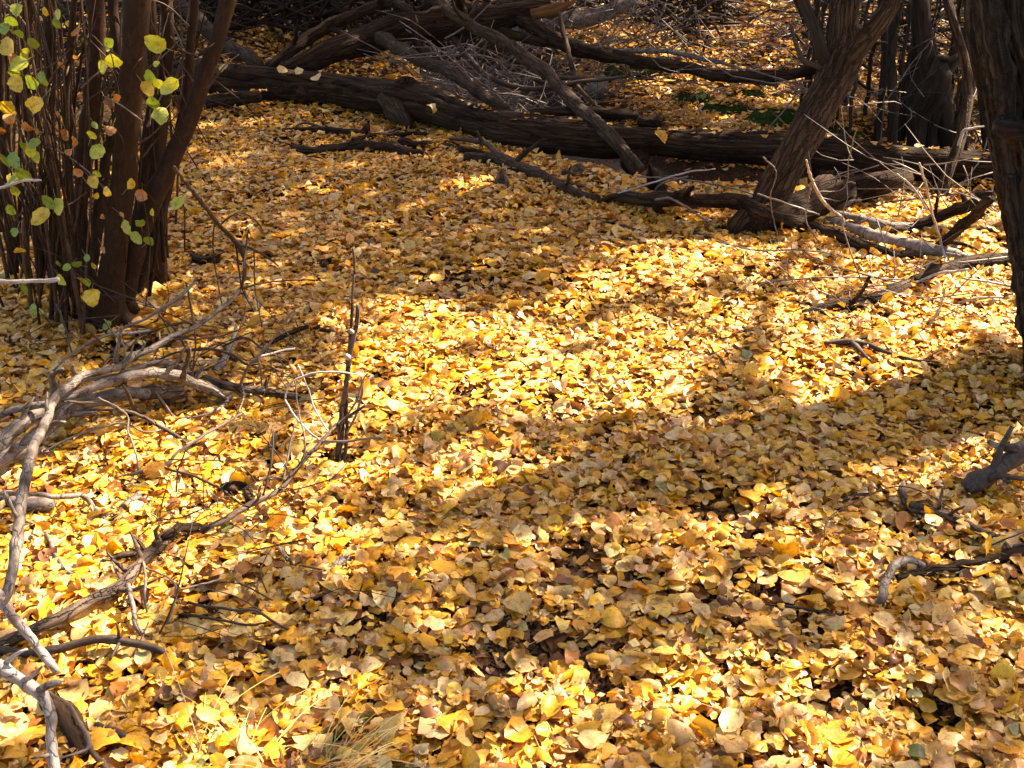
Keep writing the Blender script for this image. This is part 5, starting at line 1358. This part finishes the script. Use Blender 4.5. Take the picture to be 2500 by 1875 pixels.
brush('brush_pile', 'thin dead twigs strewn round the birch log and big trunk', [(1900, 2460, 600, 760, .12, 60, .15, .45, .0024), (2050, 2450, 380, 560, .3, 40, .2, .6, .003)], 4, 'twig')
brush('brush_pile', 'wiry dark twigs over the leaves at the foot of the shrub', [(380, 800, 740, 1000, .14, 44, .15, .5, .0018), (150, 480, 700, 900, .25, 24, .2, .5, .002), (350, 750, 1080, 1560, .1, 46, .1, .35, .0018)], 5, 'twig_dark')

# ------------------------------------------------------------------ unseen trees added overhead, their leaves placed to dapple the ground
LIT = [  # (px, py, half x, half y, rotation deg, lit share) : where the photograph shows sun on the leaves
    (1900, 760, 560, 95, -4, .95), (1300, 850, 480, 70, -6, .92), (1650, 930, 830, 95, -2, .86), (2250, 880, 350, 110, 0, .95), (1720, 1040, 110, 60, 0, .8), (1650, 690, 330, 55, -8, .85),
    (1000, 790, 200, 35, 0, .6), (2200, 600, 330, 45, 8, .6), (1150, 1010, 330, 45, 0, .65), (430, 1270, 430, 150, -8, .85), (500, 1100, 420, 70, -10, .75), (780, 1010, 200, 55, 0, .7), (170, 1420, 260, 140, 0, .85), (680, 1400, 240, 75, 0, .75),
    (160, 1800, 260, 90, 0, .75), (480, 1870, 200, 40, 0, .6), (120, 1600, 120, 160, 0, .9), (2200, 520, 260, 35, 3, .95), (2350, 545, 120, 30, 0, .9),
    (1900, 110, 620, 170, 0, .30), (1750, 235, 330, 60, 0, .5), (1350, 190, 200, 90, 0, .35), (2280, 340, 130, 40, 0, .8), (2320, 375, 100, 20, 0, .8), (180, 60, 60, 30, 0, .9), (1130, 460, 60, 20, 0, .5), (1090, 660, 90, 20, 0, .6), (1650, 640, 200, 25, 0, .3),
    (900, 100, 150, 20, 0, .3), (1500, 1530, 90, 25, 0, .4), (1350, 1740, 90, 30, 0, .4), (2000, 1480, 90, 30, 0, .4), (2380, 1560, 80, 30, 0, .35), (1980, 1780, 120, 40, 0, .35), (2250, 1030, 200, 40, 0, .5), (2400, 1280, 90, 30, 0, .3)]


def lit_share(px, py):
    L = (.03 + .15 * np.clip((py - 960) / 160, 0, 1) * np.clip((px + 200) / 500, .3, 1)) * np.where(np.hypot((px - 1050) / 380, (py - 1620) / 170) < 1, .6, 1)
    for (cx, cy, hx, hy, rot, v) in LIT:
        a = math.radians(rot)
        dx, dy = px - cx, py - cy
        u = (dx * math.cos(a) + dy * math.sin(a)) / hx; w = (-dx * math.sin(a) + dy * math.cos(a)) / hy
        e = np.clip((1.45 - np.hypot(u, w)) / .8, 0, 1); e = e * e * (3 - 2 * e)
        L = np.maximum(L, v * e)
    return L


rg = np.random.default_rng(77)
n = 150000
gx = rg.uniform(-7, 7, n); gy = rg.uniform(.2, 14, n)
gz = terr(gx, gy)
px, py, zz = project(np.stack([gx, gy, gz], -1))
inside = (px > -150) & (px < 2650) & (py > -60) & (py < 2050)
L = np.where(inside, lit_share(px, py), .35)
cl = 2 * (.6 * vnoise(gx * 5.0, gy * 5.0, 6) + .4 * vnoise(gx * 11, gy * 11, 7) - .5)
Lm = np.clip(L * (1 + 1.5 * cl), .008, .97)
keepm = rg.random(n) < -np.log(Lm) / 4.4
hgt = rg.uniform(4.2, 7.8, n)
Pc = np.stack([gx, gy, gz], -1) + SUN_DIR[None] * ((hgt - gz) / SUN_DIR[2])[:, None]  # crown leaves set sunward of the ground spots meant to be shaded
Pc = Pc[keepm]
print('canopy leaves', len(Pc))
TREES = [((4.6, 7.4), 'unseen_shade_tree', 'tall yellow leaved shade tree added unseen right of the view, nearest one'), ((6.3, 9.6), 'unseen_shade_tree', 'tall yellow leaved shade tree added unseen behind the dark clump'),
         ((8.6, 12.5), 'unseen_shade_tree', 'tall yellow leaved shade tree added unseen furthest right up the slope'), ((3.2, 14.6), 'unseen_shade_tree', 'tall yellow leaved shade tree added unseen up the slope above the view'),
         ((-1.2, 15.5), 'unseen_shade_tree', 'tall yellow leaved shade tree added unseen up the slope at far left'), ((6.6, 15.5), 'unseen_shade_tree', 'tall yellow leaved shade tree added unseen highest on the slope')]
tx = np.array([t[0] for t in TREES])
own = np.argmin((Pc[:, None, 0] - tx[None, :, 0]) ** 2 + (Pc[:, None, 1] - tx[None, :, 1]) ** 2, 1)
for k, ((x, y), nm, lb) in enumerate(TREES):
    z0 = float(terr(x, y))
    e = empty(nm, (x, y, z0), lb, 'tree', 'unseen trees added to shade the ground')
    S = Pc[own == k]
    mb = MB()
    world_tube(mb, [(x, y, z0 - .1), (x + .05, y, z0 + 1.5), (x - .05, y + .05, z0 + 3.5), (x + .1, y, z0 + 5.5), (x, y, z0 + 7.8)], [.17, .13, .11, .07, .02], sides=14, rough=.05)
    mb.build('trunk', M['far'], e)
    if len(S) == 0: continue
    for q in range(9):
        t_ = S[rg.integers(len(S))]
        h0 = min(t_[2] - .6, 5.0)
        a = np.array([x, y, z0 + h0 * .8])
        m_ = (a + t_) / 2 + [0, 0, .25]
        mb = MB(); world_tube(mb, [a, m_, t_], [.05, .03, .008], sides=7, rough=.05)
        mb.build('limb', M['far'], e)
    N = len(S)
    V, uv, F1 = leaf_grid(rg, S, rg.uniform(.085, .14, N), rg.random(N) * 6.28, rg.uniform(0, 1.2, N), rg.random(N) * 6.28, 3, 2, curl=.5)
    c = PAL[rg.choice([0, 1, 2, 9], N, p=[.45, .25, .2, .1])]
    F = (F1[None] + (np.arange(N) * 6)[:, None, None]).reshape(-1, 4)
    me = quads_mesh('crown', V.reshape(-1, 3), F, np.repeat(c, 6, 0), uv.reshape(-1, 2), M['green'])
    o = bpy.data.objects.new('crown', me); COL.objects.link(o); adopt(o, e)
